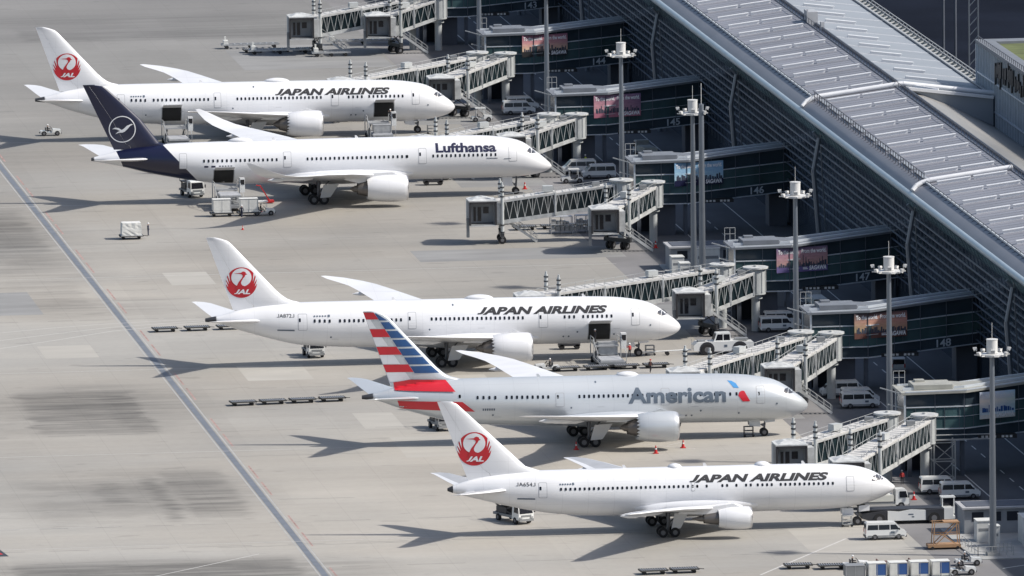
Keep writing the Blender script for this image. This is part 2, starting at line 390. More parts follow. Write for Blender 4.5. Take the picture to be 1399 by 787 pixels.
C_('slab_worn', (.235, .235, .232), .85, var=.16, scale=.25, stretch=(.3, 1, 1))
mb.build('worn_slabs', 'slab_worn')['kind'] = 'structure'
mb = MB(); mb.quad((3.5, -700, .0035), (9.6, -700, .0035), (9.6, 900, .0035), (3.5, 900, .0035)); C_('apron_edge_paving', (.215, .21, .212), .9, spec=.2, var=.25, scale=.09, stretch=(.6, .5, 1)); mb.build('edge_paving', 'apron_edge_paving')['kind'] = 'structure'
# joints between bays
mb = MB()
for y in (-134.3, -152, -170.5, -57, 50, 79, 128, -19, 222, 300):
    x = -120
    while x < 4:
        L = random.uniform(3, 9); strip(mb, (x, y), (x+L, y), .12, .008); x += L+random.uniform(.4, 6)
C_('joint_dark', (.14, .14, .14), .9)
mb.build('bay_joints', 'joint_dark')['kind'] = 'structure'
# painted lines
def curve_line(mb, pts, w, z=.012, dash=None):
    for i, (p, q) in enumerate(zip(pts, pts[1:])): strip(mb, p, q, w, z)
mb = MB()
def arc(cx, cy, rx, ry, a0, a1, n=18): return [(cx+rx*math.cos(math.radians(lerp(a0, a1, k/n))), cy+ry*math.sin(math.radians(lerp(a0, a1, k/n)))) for k in range(n+1)]
for dy in (0, -7, -14):
    curve_line(mb, [(-110, 22+dy), (-95, 33+dy), (-85.5, 40+dy), (-78, 43.5+dy*.8), (-70.5, 46+dy*.5), (-60, 48+dy*.3), (-48, 49)], .22)
strip(mb, (-24.5, -72.5), (-11, -83.5), .2, .012); strip(mb, (-90, -176), (-74, -159), .2, .012)
strip(mb, (-18.5, -186.5), (-4.3, -160.5), .28, .012)
strip(mb, (-14, -80), (-2, -67), .15, .012)
strip(mb, (-4.3, -160.5), (1, -159.5), .2, .012); strip(mb, (-105, -134.2), (-88, -134), .15, .012)
mb.build('taxi_lines', 'marking_dim')['kind'] = 'structure'
mb = MB()
for yn in (246, 171.3, 93, 1.06, -74, -150):    # stand centre lines
    strip(mb, (-120, yn), (4, yn), .18, .012)
mb.build('stand_centre_lines', 'marking_dim')['kind'] = 'structure'
mb = MB()
for k in range(10):
    strip(mb, (-50-random.uniform(0, 30), -190+k*37), (-50-random.uniform(0, 10)+2, -190+k*37), .1, .012)
C_('crack', (.22, .22, .21), .9)
mb.build('slab_cracks', 'crack')['kind'] = 'structure'
mb = MB()
strip(mb, (18, -400), (18, 600), .16, .012); strip(mb, (28, -400), (28, 600), .16, .012)
for k in range(-60, 90): strip(mb, (22.9, k*7), (22.9, k*7+3.2), .16, .012)
strip(mb, (10, -187), (60, -152), .2, .012); strip(mb, (8, -196), (60, -166), .2, .012)
for y in (-60, 20, 100): strip(mb, (18, y), (28, y+9), .2, .012)
mb.build('road_lines', 'marking_white')['kind'] = 'structure'
# stand sign painted on the ground at far left
mb = MB(); mb.quad((-105.2, -155, .014), (-103.2, -155, .014), (-104.2, -145, .014), (-106.2, -145, .014)); mb.build('ground_stand_marking', 'title_black')['kind'] = 'structure'
mb = MB(); mb.quad((-104.7, -153.5, .02), (-103.7, -153.5, .02), (-104.2, -150.5, .02), (-105.2, -150.5, .02)); mb.build('ground_stand_marking_red', 'signal_red')['kind'] = 'structure'

# ================================================================== terminal
ZT = 20.0
Y0, Y1 = -420, 560
term = thing('terminal_building', (42, 0, 0), 'long airport terminal with louvred dark glass wall and grey metal roof with skylights', 'terminal')
tx = 42.0
def T(mb, name, m, sm=None, parent=None):
    mb.v = [(x-tx, y, z) for x, y, z in mb.v]; return mb.build(name, m, parent or term, sm)
def ext(mb, prof, y0=Y0, y1=Y1, mi=0): mb.loft([[(x, y, z) for x, z in prof] for y in (y0, y1)], mi)
# dark glass wall, lower part and paler upper part
mb = MB(); ext(mb, [(33.4, 0), (33.4, 8), (31.6, 17.2), (36, 17.2), (36, 0)]); T(mb, 'glass_wall', 'facade_glass')
mb = MB(); ext(mb, [(31.55, 17.2), (30.5, 19.6), (35, 19.6), (35, 17.2)]); T(mb, 'upper_glass_band', 'facade_upper')
mb = MB()
for k in range(10):
    z = 5.6+k*1.22; x = interp([(0, 33.0), (8, 33.0), (17.2, 31.2), (19.6, 30.3)], z)
    mb.box(x-.32, x-.12, Y0, Y1, z-.05, z+.05)
T(mb, 'louvres', 'louvre')
mb = MB()
for k in range(int((Y1-Y0)/3)):
    y = Y0+k*3; mb.bar((33.2, y, 4), (33.2, y, 8), .08); mb.bar((33.2, y, 8), (31.3, y, 17.4), .08); mb.bar((31.3, y, 17.4), (30.3, y, 19.6), .06)
T(mb, 'mullions', 'steel_dark')
for y in (-71, 6, 86, 162, 240, 318, 396):
    mb = MB(); mb.tube((30.2, y, 18.3), (31.0, y, 17.4), .22, 8); mb.tube((31.0, y, 17.4), (30.2, y, 13), .3, 8); mb.tube((30.2, y, 13), (31.2, y, 0), .34, 8); mb.tube((31.3, y+.9, 18), (31.5, y+.9, 13), .1, 6); mb.tube((31.5, y+.9, 13), (32.2, y+.9, 0), .1, 6)
    T(mb, 'facade_column', 'mast_grey', 30)
mb = MB()
n = 14
mb.loft([[(30.2+.48*math.cos(2*PI*k/n), y, 19.8+.48*math.sin(2*PI*k/n)) for k in range(n)] for y in (Y0, Y1)])
T(mb, 'eaves_tube', 'tube_silver', 40)
# roof surfaces
RA, RB = 97.0, 3.0       # y of the two white expansion ribs
mb = MB(); ext(mb, [(30.2, 20.2), (31.0, 20.9), (32.2, 21.3), (32.2, 20.8), (30.6, 19.4)]); T(mb, 'roof_edge_band', 'terminal_band', 60)
mb = MB(); ext(mb, [(32.2, 21.35), (43.4, 22.8), (43.4, 22.0), (32.2, 20.6)]); 
k = 0; y = Y0
while y < Y1:
    mb.bar((32.4, y, 21.37), (43.3, y, 22.81), .07, .05, 1); y += 2.04
T(mb, 'roof_panel', ['terminal_roof', 'terminal_band'])
mb = MB(); ext(mb, [(44.6, 22.7), (56.6, 21.2), (56.6, 20.5), (44.6, 21.9)], 96, Y1); y = 98
while y < Y1: mb.bar((44.8, y, 22.72), (56.5, y, 21.24), .12, .07, 1); y += 10.2
T(mb, 'east_roof_panel', ['terminal_roof_pale', 'skylight_white'])
# gutter walkway on the ridge
mb = MB(); ext(mb, [(43.4, 22.4), (44.6, 22.4), (44.6, 21.5), (43.4, 21.5)]); T(mb, 'ridge_walkway', 'panel_grey')
for xa_, xb_ in ((43.3, 43.46), (44.55, 44.7)): mb = MB(); mb.box(xa_, xb_, Y0, Y1, 22.4, 22.9); T(mb, 'ridge_kerb', 'steel_dark')
mb = MB(); y = Y0
while y < Y1: mb.bar((43.4, y, 22.9), (43.4, y, 23.6), .07); y += 2.5
mb.bar((43.4, Y0, 23.6), (43.4, Y1, 23.6), .06); T(mb, 'ridge_handrail', 'rail_dark')
# skylights
C_('sky_side', (.50, .51, .53), .5)
ms = MB(); ms.side([(0, -.05), (4.35, .51), (4.35, .92), (0, .36)], -.22, .22, 0); ms.side([(-.05, .36), (4.4, .92), (4.4, 1.0), (-.05, .44)], -.34, .34, 0)
sk0 = ms.build('skylight', ['skylight_white'], term); sk0.location = (-500, 0, 0)
first = True
k = -26
for i in range(-38, 50):
    yb = 204.3+i*10.2
    if yb < -330 or yb > 440: continue
    if abs(yb-RA) < 3 or abs(yb-RB) < 3: yb += 0
    for x, z, e in ((33.2, 21.5, 0), (38.0, 22.1, 0), (46.6, 22.45, 1)):
        if e and yb-34 < 101: continue
        o = sk0 if first else sk0.copy()
        if not first: COL.objects.link(o)
        first = False
        o.parent = term
        if e:
            o.rotation_euler = (0, math.radians(14.2), 0); o.location = (x-tx, yb-34, z+.0)
        else: o.location = (x-tx, yb, z)
# white expansion ribs
for y, full in ((RA, True), (RB, False)):
    pts = [(30.3, y-.5, 20.5), (30.8, y-.2, 21.05), (31.6, y, 21.45), (32.6, y, 21.75), (43.6, y, 23.2)]
    if full: pts += [(44.4, y, 23.25), (57, y, 21.6)]
    mb = MB()
    for p, q in zip(pts, pts[1:]): mb.tube(p, q, .34, 8)
    T(mb, 'white_roof_rib', 'skylight_white', 50)
# edge railings along the west edge
def railing(name, x, z, y0, y1, h, step, m, lean=0, top=True):
    mb = MB(); y = y0
    while y <= y1: mb.bar((x, y, z), (x+lean, y, z+h), .1); mb.bar((x, y, z+.02), (x-.7, y, z-.35), .09); y += step
    mb.bar((x+lean, y0, z+h), (x+lean, y1, z+h), .08)
    if h > 1: mb.bar((x+lean*.5, y0, z+h*.5), (x+lean*.5, y1, z+h*.5), .06)
    return T(mb, name, m)
railing('west_rail', 32.2, 21.35, RA, Y1, .35, 3.1, 'rail_dark')
railing('west_rail', 32.2, 21.35, Y0, RB, .35, 3.1, 'rail_dark')
railing('service_rail', 31.9, 21.2, RB, RA, 1.4, 2.1, 'rail_dark')
mb = MB(); mb.bar((32.2, Y0, 21.45), (32.2, RB, 21.45), .2, .2); mb.bar((32.2, RA, 21.45), (32.2, Y1, 21.45), .2, .2); T(mb, 'roof_edge_trim', 'link_trim')
mb = MB()
for k in range(9):
    y = RB+3.5+k*10.2; mb.box(32.4, 33.0, y, y+7.6, 21.45, 21.6)
T(mb, 'cable_tray', 'terminal_roof_pale')
# east edge truss
mb = MB(); mb.bar((56.7, 96, 21.4), (56.7, Y1, 21.4), .3, .2); mb.bar((58.0, 96, 21.5), (58.0, Y1, 21.5), .2, .2)
y = 96
while y < Y1: mb.bar((56.7, y, 21.4), (58.0, y+1.6, 21.5), .18); mb.bar((58, y+1.6, 21.0), (58, y+1.6, 21.9), .12); y += 3.2
mb.bar((58.2, 96, 21.95), (58.2, Y1, 21.95), .1)
T(mb, 'east_edge_truss', 'rail_light')
mb = MB(); ext(mb, [(58, 21.2), (58, 0), (44, 0), (44, 21.2)], 96, Y1); T(mb, 'east_wall', 'facade_glass')
# small roof plant box near ridge
mb = MB(); mb.box(43.5, 44.9, 176, 180, 22.4, 24.4); mb.box(43.3, 43.5, 176, 176.3, 22.4, 24.8); mb.box(44.4, 44.9, 170, 171, 22.4, 23.6); T(mb, 'roof_plant_box', 'panel_grey')
# lower curved roof beyond the ridge
mb = MB(); prof = [(44.7, 22.2), (47, 21.7), (50, 20.5), (53, 19.0), (57.1, 17.0), (57.1, 10), (44.7, 10)]
ext(mb, prof, Y0, 95.5); T(mb, 'low_curved_roof', 'low_roof', 50)
mb = MB(); mb.side([(44.7, 22.7), (56.6, 21.2), (56.6, 17.3), (53, 19.0), (50, 20.5), (47, 21.7)], 95.4, 95.9); T(mb, 'gable_infill', 'terminal_roof_pale')
mb = MB(); mb.bar((44.8, 95.2, 22.75), (56.6, 95.2, 21.25), .5, .4); mb.bar((45.6, 97, 22.9), (49.0, 95.3, 22.5), .3, .3); T(mb, 'gable_trim', 'skylight_white')
# office block at the right edge
ofc = thing('glass_office_block', (62, 60, 0), 'glass-sided office block with green flat roof and dark rooftop lettering', 'building')
def TO(mb, name, m, sm=None):
    mb.v = [(x-62, y-60, z) for x, y, z in mb.v]; return mb.build(name, m, ofc, sm)
C_('office_glass', (.17, .21, .23), .15, var=.35, scale=.15, stretch=(1, .3, .3))
mb = MB(); mb.box(57.0, 92, -120, 110.5, 0, 27.0); TO(mb, 'glass_wall', 'office_glass')
mb = MB(); y = -119
while y < 110: mb.box(56.85, 57.0, y, y+.12, 8, 27.0); y += 1.3
mb.box(56.7, 57.0, 110.3, 110.6, 0, 27.2)
TO(mb, 'mullions', 'link_trim')
mb = MB()
for z in (11, 15, 19, 23): mb.box(56.8, 56.98, -120, 110, z, z+.22)
TO(mb, 'floor_bands', 'link_trim')
mb = MB()
for (a, b_, c, d) in ((56.7, 59.0, -120, 110.8), (59.0, 92, 107.5, 110.8)): mb.box(a, b_, c, d, 27.0, 27.5)
TO(mb, 'parapet', 'link_roof')
mb = MB(); mb.box(59.0, 92, -120, 107.5, 27.0, 27.15); TO(mb, 'roof_lawn', 'moss_green')
mb = MB(); y = -118
while y < 110: mb.bar((56.9, y, 27.5), (56.9, y, 28.1), .08); y += 1.6
mb.bar((56.9, -120, 28.1), (56.9, 110, 28.1), .08); TO(mb, 'roof_rail', 'rail_dark')
mb = MB(); rr = random.Random(5); y = 94
while y > 20:
    hgt = rr.choice((1.6, 2.2, 3.0, 3.4)); z0_ = 25.6-rr.choice((0, .6, 1.0)); mb.box(56.6, 56.85, y, y+.4, z0_-hgt/2, z0_+hgt/2)
    y -= rr.choice((.9, 1.2, 1.9))
TO(mb, 'facade_lettering', 'title_black')
# far dark land behind terminal: road and masts
mb = MB(); curve_line(mb, arc(60, 330, 90, 90, 0, 80, 20), 3.2, .02); o = mb.build('far_road', 'asphalt'); o['kind'] = 'structure'
lm = thing('lattice_mast', (88, 300, 0), 'slim lattice lamp mast rising behind the glass office block', 'mast')
mb = MB()
for dx in (-.7, .7): mb.bar((dx, 0, 0), (dx, 0, 33), .22)
for k in range(22): mb.bar((-.7, 0, k*1.5), (.7, 0, k*1.5+1.5), .12)
mb.build('mast_truss', 'mast_grey', lm); mb = MB(); mb.bar((-7, 0, 32.4), (1, 0, 32.4), .25); mb.box(-8, -5.5, -.4, .4, 31.8, 32.3); mb.build('lamp_arm', 'mast_grey', lm)
tm = thing('twin_pole', (78, 262, 0), 'pair of thin grey poles in the dark area beyond the terminal roof', 'mast')
for dx in (-.9, .9):
    mb = MB(); mb.tube((dx, 0, 0), (dx, 0, 40), .22, 8); mb.build('pole', 'steel_dark', tm)
mb = MB(); mb.box(62, 62.6, 120, 330, 0, 5.5); y = 120
while y < 330: mb.bar((62, y, 5.5), (62, y, 6.7), .15); y += 3
o = mb.build('boundary_wall', 'slab_dark'); tag(o, 'long dark wall topped with posts behind the terminal roof', 'wall')

# ================================================================== fixed gate links
GY = dict(G143=356., G144=279., G145=201.3, G146=120.5, G147=27., G148=-38.5, G149=-113.)
C_('ad_sunset', (.52, .22, .20), .4); C_('ad_rose', (.42, .16, .22), .4); C_('ad_violet', (.16, .13, .30), .4)
def ad_mat(name, lo, hi, extra=None):
    m = bpy.data.materials.new(name); m.use_nodes = True; n = m.node_tree.nodes; l = m.node_tree.links; b = n['Principled BSDF']; b.inputs['Roughness'].default_value = .35
    tc = n.new('ShaderNodeTexCoord'); sp = n.new('ShaderNodeSeparateXYZ'); l.new(tc.outputs['Generated'], sp.inputs[0])
    rp = n.new('ShaderNodeValToRGB'); e = rp.color_ramp.elements
    stops = lo; e[0].position = 0; e[0].color = (*stops[0], 1); e[1].position = 1; e[1].color = (*stops[-1], 1)
    for i, c in enumerate(stops[1:-1]): q = e.new((i+1)/(len(stops)-1)); q.color = (*c, 1)
    l.new(sp.outputs[2], rp.inputs[0])
    rq = n.new('ShaderNodeValToRGB'); e = rq.color_ramp.elements; e[0].color = (*hi[0], 1); e[1].color = (*hi[-1], 1)
    for i, c in enumerate(hi[1:-1]): q = e.new((i+1)/(len(hi)-1)); q.color = (*c, 1)
    l.new(sp.outputs[0], rq.inputs[0])
    mx = n.new('ShaderNodeMix'); mx.data_type = 'RGBA'; mx.blend_type = 'MULTIPLY'; mx.inputs[0].default_value = .7; l.new(rp.outputs[0], mx.inputs[6]); l.new(rq.outputs[0], mx.inputs[7])
    ns = n.new('ShaderNodeTexNoise'); ns.inputs['Scale'].default_value = 1.2; mp = n.new('ShaderNodeMapping'); mp.inputs['Scale'].default_value = (1, 1, 4); l.new(tc.outputs['Object'], mp.inputs[0]); l.new(mp.outputs[0], ns.inputs[0])
    hs_ = n.new('ShaderNodeHueSaturation'); hs_.inputs['Saturation'].default_value = .72; l.new(mx.outputs[2], hs_.inputs['Color'])
    m2 = n.new('ShaderNodeMix'); m2.data_type = 'RGBA'; m2.blend_type = 'OVERLAY'; m2.inputs[0].default_value = .35; l.new(hs_.outputs[0], m2.inputs[6]); l.new(ns.outputs[0], m2.inputs[7])
    l.new(m2.outputs[2], b.inputs['Base Color']); MT[name] = m
W_ = (1, 1, 1)
ad_mat('ad_G144', [(.10, .05, .08), (.75, .45, .22), (.60, .18, .20), (.32, .07, .15)], [W_, (1, .85, .9), (.75, .7, .9)])
ad_mat('ad_G145', [(.30, .10, .14), (.60, .25, .30), (.48, .18, .26), (.40, .20, .32)], [(1, .8, .8), (.8, .7, .9), (.30, .35, .75)])
ad_mat('ad_G146', [(.10, .16, .22), (.30, .55, .70), (.14, .42, .68), (.12, .36, .62)], [W_, W_, (.9, .95, 1)])
ad_mat('ad_G147', [(.05, .04, .09), (.50, .24, .20), (.45, .20, .26), (.16, .12, .26)], [(.8, .8, 1), (1, .8, .8), (1, .9, .75)])
ad_mat('ad_G148', [(.16, .08, .07), (.55, .30, .12), (.60, .22, .14), (.14, .08, .10)], [(.5, .8, .8), (1, .9, .7), (1, .6, .5)])
ad_mat('ad_G149', [(.55, .80, .88), (.50, .62, .72), (.95, .82, .70), (.55, .70, .92)], [(1, .9, .85), (.9, .95, 1), (.6, .95, 1)])
C_('ad_skyline', (.05, .06, .09), .5); C_('ad_text', (.85, .85, .87), .5)
def front_y(x):   # y offset of the front wall
    return interp([(10.5, 0), (18, 0), (38, 8)], x)
def roof_z(x): return interp([(10.5, 10.5), (18, 10.6), (38, 11.7)], x)
def gate_link(g, bb, light=False):
    Yg = GY[g]; num = g[1:]
    t = thing('gate_link', (10.5, Yg, 0), ('dark glass gate corridor numbered %s joining the terminal wall' % num) if not light else 'sunlit glass gate corridor with pale roof and pale blue billboard', 'corridor', 'fixed glass corridors numbered by gate')
    def B(mb, name, m, sm=None, par=None):
        mb.v = [(x-10.5, y-Yg, z) for x, y, z in mb.v]; return mb.build(name, m, par or t, sm)
    xs = [10.5, 18, 24, 31, 38]; D = 6.5
    def wall(z0f, z1f, off=0, thick=.3, x0=10.5, x1=38):
        X = [x0]+[x for x in xs if x0 < x < x1]+[x1]; mb = MB()
        for a, b_ in zip(X, X[1:]):
            ya, yb = Yg+front_y(a)-off, Yg+front_y(b_)-off
            vs = []
            for x, y in ((a, ya), (b_, yb)):
                for z in (z0f(x), z1f(x)): vs += [(x, y, z), (x, y+thick, z)]
            mb.add(vs, [(0, 2, 6, 4), (1, 5, 7, 3), (0, 4, 5, 1), (2, 3, 7, 6), (0, 1, 3, 2), (4, 6, 7, 5)])
        return mb
    sl = lambda z: (lambda x: z+interp([(10.5, 0), (18, 0), (38, .8)], x))
    # body volume (glass)
    mb = MB(); poly_f = [(x, Yg+front_y(x)) for x in xs]; poly_b = [(x, Yg+front_y(x)+D-max(0, x-18)*.1) for x in xs[::-1]]
    lo = [(x, y, sl(4.5)(x)) for x, y in poly_f+poly_b]; hi = [(x, y, roof_z(x)-.3) for x, y in poly_f+poly_b]
    mb.loft([lo, hi]); B(mb, 'glass_wall', 'link_glass_dark')
    B(wall(sl(5.95), sl(8.5), .05), 'glass_band', 'link_glass')
    # pale horizontal trims
    for z, nm in ((8.62, 'upper_trim'), (5.9, 'lower_trim'), (4.5, 'base_trim'), (7.4, 'middle_trim')):
        B(wall(sl(z-(.07 if z != 7.4 else .025)), sl(z+(.07 if z != 7.4 else .025)), .16), nm, 'link_trim')
    x = 10.6
    while x < 38:
        y = Yg+front_y(x)-.12; mb = MB(); mb.bar((x, y, sl(4.5)(x)), (x, y, roof_z(x)-.2), .09); B(mb, 'mullion', 'steel_dark'); x += 3.6
    x = 11.8
    while x < 24: y = Yg+front_y(x)-.1; mb = MB(); mb.bar((x, y, 5.9), (x, y, 8.5), .06); B(mb, 'mullion', 'steel_dark'); x += 1.8
    for cy_ in (-.1, D): mb = MB(); mb.bar((10.47, Yg+cy_, 4.5), (10.47, Yg+cy_, 10.3), .22); B(mb, 'corner_post', 'link_trim')
    # roof with two lips
    rm = 'link_roof_sunlit' if light else 'link_roof'
    mb = MB(); o_ = .6
    pf = [(10.0, Yg-o_)]+[(x, Yg+front_y(x)-o_) for x in xs[1:]]; pb = [(x, Yg+front_y(x)+D+.3-max(0, x-18)*.1) for x in xs[::-1][:-1]]+[(10.0, Yg+D+.3)]
    mb.loft([[(x, y, roof_z(x)-.28) for x, y in pf+pb], [(x, y, roof_z(x)) for x, y in pf+pb]]); B(mb, 'roof', rm)
    mb = MB()
    for a, b_ in zip(xs, xs[1:]):
        for off, h in ((-.5, .14), (1.4, .34), (D-.6, .2)):
            mb.bar((a, Yg+front_y(a)+off-(max(0, a-18)*.1 if off > 3 else 0), roof_z(a)+h/2), (b_, Yg+front_y(b_)+off-(max(0, b_-18)*.1 if off > 3 else 0), roof_z(b_)+h/2), .22, h)
    B(mb, 'roof_upstands', 'link_trim')
    mb = MB(); mb.box(11.8, 16.6, Yg+1.2, Yg+5.5, 10.6, 11.15); mb.box(12.4, 13.6, Yg+4, Yg+5.2, 11.15, 11.4); mb.prism([(16.6, Yg+1.2), (17.9, Yg+2.0), (17.9, Yg+4.8), (16.6, Yg+5.5)], 10.7, 11.0); B(mb, 'rooftop_unit', rm)
    mb = MB()
    for x in (10.2, 10.9, 11.6):
        mb.bar((x, Yg+6.8, 10.4), (x, Yg+6.8, 12.2), .07)
    mb.bar((10.2, Yg+6.8, 12.2), (11.6, Yg+6.8, 12.2), .07); mb.bar((10.2, Yg+6.8, 11.4), (11.6, Yg+6.8, 11.4), .06); B(mb, 'roof_ladder_guard', 'rail_light')
    # underside, piers and a dark sheet painted as the shaded void below
    mb = MB(); mb.box(13.5, 16.3, Yg+.9, Yg+D-1, 0, 4.4); B(mb, 'pier', 'slab_dark')
    mb = MB(); mb.box(30.5, 33, Yg+8, Yg+D+5, 0, 4.8); B(mb, 'pier', 'slab_dark')
    for cx_, cy_ in ((10.9, D-.9), (10.9, .4), (17.4, .4)): mb = MB(); mb.box(cx_, cx_+.5, Yg+cy_, Yg+cy_+.5, 0, 4.5); B(mb, 'column', 'steel_dark')
    mb = MB(); mb.box(10.9, 16.4, Yg+D-.3, Yg+D, 0, 4.4); B(mb, 'void_shade_sheet', 'void_dark')
    # brackets at the west end
    for p_, q_ in (((7.6, Yg+1, 11.0), (10.4, Yg+.2, 10.2)), ((8.4, Yg, 9.1), (10.4, Yg+.2, 8.5))): mb = MB(); mb.bar(p_, q_, .13); B(mb, 'stay_rod', 'rail_light')
    # number low on wall
    xa = 27.2
    vs, fs, cap = text_geo(num, .02)
    mb = MB(); mb.add([(xa+a*2.0, Yg+front_y(xa+a*2.0)-.26, sl(4.72)(xa+a*2.0)+b_/.73*1.0) for a, b_ in vs], fs); B(mb, 'gate_number', 'number_grey')
    # clearance sign near the road
    mb = MB(); mb.box(19.6, 24.4, Yg+front_y(20)-.32, Yg+front_y(20)+1.3, 4.45, 4.9); s_ = B(mb, 'clearance_sign', 'title_black')
    mb = MB()
    for k in range(8):
        if k != 4: mb.box(20.0+k*.5, 20.32+k*.5, Yg+front_y(20)-.36, Yg+front_y(20)-.33, 4.56, 4.84)
    B(mb, 'sign_marks', 'marking_white', par=s_)
    # billboard: a thing of its own, hung on the wall
    if bb:
        b = thing('billboard', (0, 0, 0), bb, 'billboard', 'travel advert billboards hung on the gate corridors')
        w, h = (7.4, 3.25) if not light else (5.0, 3.3)
        x0, z0 = (16.0, 6.95) if not light else (19.8, 6.9)
        ang = math.atan2(front_y(x0+w)-front_y(x0), w)
        b.location = (x0, Yg+front_y(x0)-.6, z0); b.rotation_euler = (0, 0, ang)
        mb = MB(); mb.box(0, w, 0, .15, 0, h); mb.build('poster', 'ad_'+g, b)
        mb = MB(); x = .3; rr = random.Random(int(num))
        base = .95 if g in ('G144', 'G146', 'G149') else .8
        while x < w-.3:
            ww = rr.uniform(.1, .3); hh = rr.uniform(.15, .9)*(1.2 if rr.random() < .2 else .7); mb.box(x, x+ww, -.02, -.005, base-.15, base+hh); x += ww+rr.uniform(0, .12)
        if g == 'G147':
            for k in range(8): mb.box(3.8+k*.4-.0, 3.9+k*.4, -.02, -.005, .6, 1.0+.3*abs(k-4))
        mb.build('skyline', 'ad_skyline' if g != 'G149' else 'vehicle_blue', b)
        mb = MB(); mb.box(0, w, -.01, -.004, 0, .8 if g not in ('G149',) else .5)
        mb.build('lower_strip', {'G144': 'title_black', 'G145': 'ad_rose', 'G146': 'title_navy', 'G147': 'ad_violet', 'G148': 'rust_brown', 'G149': 'container_white'}[g], b)
        flat_text('headline', 'To the world.  From the world.', .2, w-.2, h-.78, .56, -.03, 'ad_text', b, .03)
        flat_text('company_name', 'SAGAWA', w-2.7, w-.2, .2, .56, -.03, 'ad_text', b, .04, .15)
        mb = MB(); mb.box(w-3.6, w-2.9, -.03, -.02, .3, .42); mb.box(w-3.6, w-3.0, -.03, -.02, .5, .58); mb.build('small_mark', 'ad_text', b)
    return t
C_('number_grey', (.62, .66, .70), .6)
gate_link('G143', None)
gate_link('G144', 'sunset red city skyline advert billboard on the corridor numbered 144')
gate_link('G145', 'pink to violet river advert billboard on the corridor numbered 145')
gate_link('G146', 'blue sky city skyline advert billboard on the corridor numbered 146')
gate_link('G147', 'purple dusk bridge advert billboard on the corridor numbered 147')
gate_link('G148', 'orange and teal four-picture advert billboard on the corridor numbered 148')
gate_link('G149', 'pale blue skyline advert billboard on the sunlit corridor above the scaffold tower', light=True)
# ================================================================== airliners (local frame: +x forward, nose at x=0, y=-side faces the camera)
def shift(tab, s_mid, s_aft, mid=15, aft=40, f=lambda v: v):
    return [(b-(0 if b < mid else s_mid if b < aft else s_aft), v) for b, v in tab]
def top_787(s=0): 
    t = [(0, 3.71), (.12, 4.0), (.35, 4.32), (.8, 4.75), (1.4, 5.2), (2.1, 5.77), (2.9, 6.32), (3.8, 6.83), (4.9, 7.24), (6.5, 7.56), (8.5, 7.82), (11, 7.96), (14.5, 8.04), (24, 8.12), (38, 8.2), (44, 8.24), (49.2, 8.26), (52, 8.15), (54.5, 7.95), (57.7, 7.42), (60.4, 6.76), (62.0, 6.48)]
    return shift(t, 3.05, s)
FUS = {}
FUS['787'] = dict(top=top_787(), bot=[(0, 3.69), (.12, 3.4), (.35, 3.12), (.8, 2.82), (1.4, 2.56), (2.4, 2.27), (3.6, 2.07), (4.9, 1.93), (6.5, 1.87), (8.5, 1.85), (11, 1.88), (14.5, 1.93), (24, 2.0), (37, 2.08), (41, 2.16), (45, 2.34), (49.2, 2.64), (51, 2.95), (54, 3.72), (57.7, 4.85), (60.4, 5.82), (62.0, 6.02)],
    hw=[(0, .01), (.12, .34), (.35, .66), (.8, 1.08), (1.4, 1.46), (2.4, 1.9), (3.8, 2.3), (4.9, 2.5), (6.5, 2.7), (8.5, 2.83), (11, 2.88), (40, 2.885), (45, 2.8), (49.2, 2.55), (52, 2.25), (54.5, 1.92), (57.7, 1.35), (60.4, .62), (62.0, .3)], L=62.0)
FUS['350'] = dict(top=[(0, 3.9), (.12, 4.15), (.35, 4.42), (.84, 4.9), (1.4, 5.4), (2.15, 6.0), (2.95, 6.62), (3.6, 7.1), (4.3, 7.5), (5.3, 7.86), (6.5, 8.12), (8.5, 8.4), (10.7, 8.54), (15, 8.6), (30, 8.62), (50, 8.56), (55, 8.44), (58, 8.2), (61.5, 7.7), (65.6, 6.72)],
    bot=[(0, 3.86), (.12, 3.68), (.4, 3.45), (.9, 3.2), (1.6, 2.98), (2.6, 2.78), (4.05, 2.6), (6, 2.52), (8, 2.5), (12, 2.5), (20, 2.5), (44, 2.5), (48, 2.72), (51.1, 3.12), (54, 3.65), (56.9, 4.22), (61.5, 5.42), (65.6, 6.28)],
    hw=[(0, .01), (.12, .34), (.4, .72), (.84, 1.1), (1.6, 1.6), (2.6, 2.05), (4.05, 2.45), (6, 2.75), (8, 2.9), (11, 2.97), (15, 2.98), (46, 2.98), (51, 2.75), (57, 2.05), (61.5, 1.3), (65.6, .32)], L=65.6)
FUS['767'] = dict(top=[(0, 4.46), (.12, 4.68), (.54, 5.0), (.98, 5.43), (1.5, 5.76), (2.1, 6.16), (2.8, 6.52), (4.1, 6.98), (5.2, 7.2), (6.35, 7.34), (8.5, 7.48), (10.8, 7.55), (15, 7.6), (30, 7.66), (43, 7.68), (46, 7.5), (49, 7.16), (51.2, 6.7), (53.0, 6.18), (53.7, 5.85)],
    bot=[(0, 4.44), (.12, 4.25), (.32, 4.05), (1, 3.62), (2, 3.16), (3, 2.83), (4.2, 2.5), (5.3, 2.31), (6.9, 2.16), (8.6, 2.08), (13, 2.04), (30, 1.98), (37, 2.1), (39.6, 2.3), (42.3, 2.65), (46.5, 3.52), (49.8, 4.36), (52.9, 5.2), (53.7, 5.5)],
    hw=[(0, .01), (.12, .3), (.5, .7), (1, 1.02), (2, 1.45), (3, 1.8), (4.2, 2.1), (5.3, 2.28), (6.9, 2.42), (8.6, 2.5), (11, 2.515), (36, 2.515), (40, 2.4), (44, 2.0), (48, 1.42), (51, .9), (53, .45), (53.7, .2)], L=53.7)
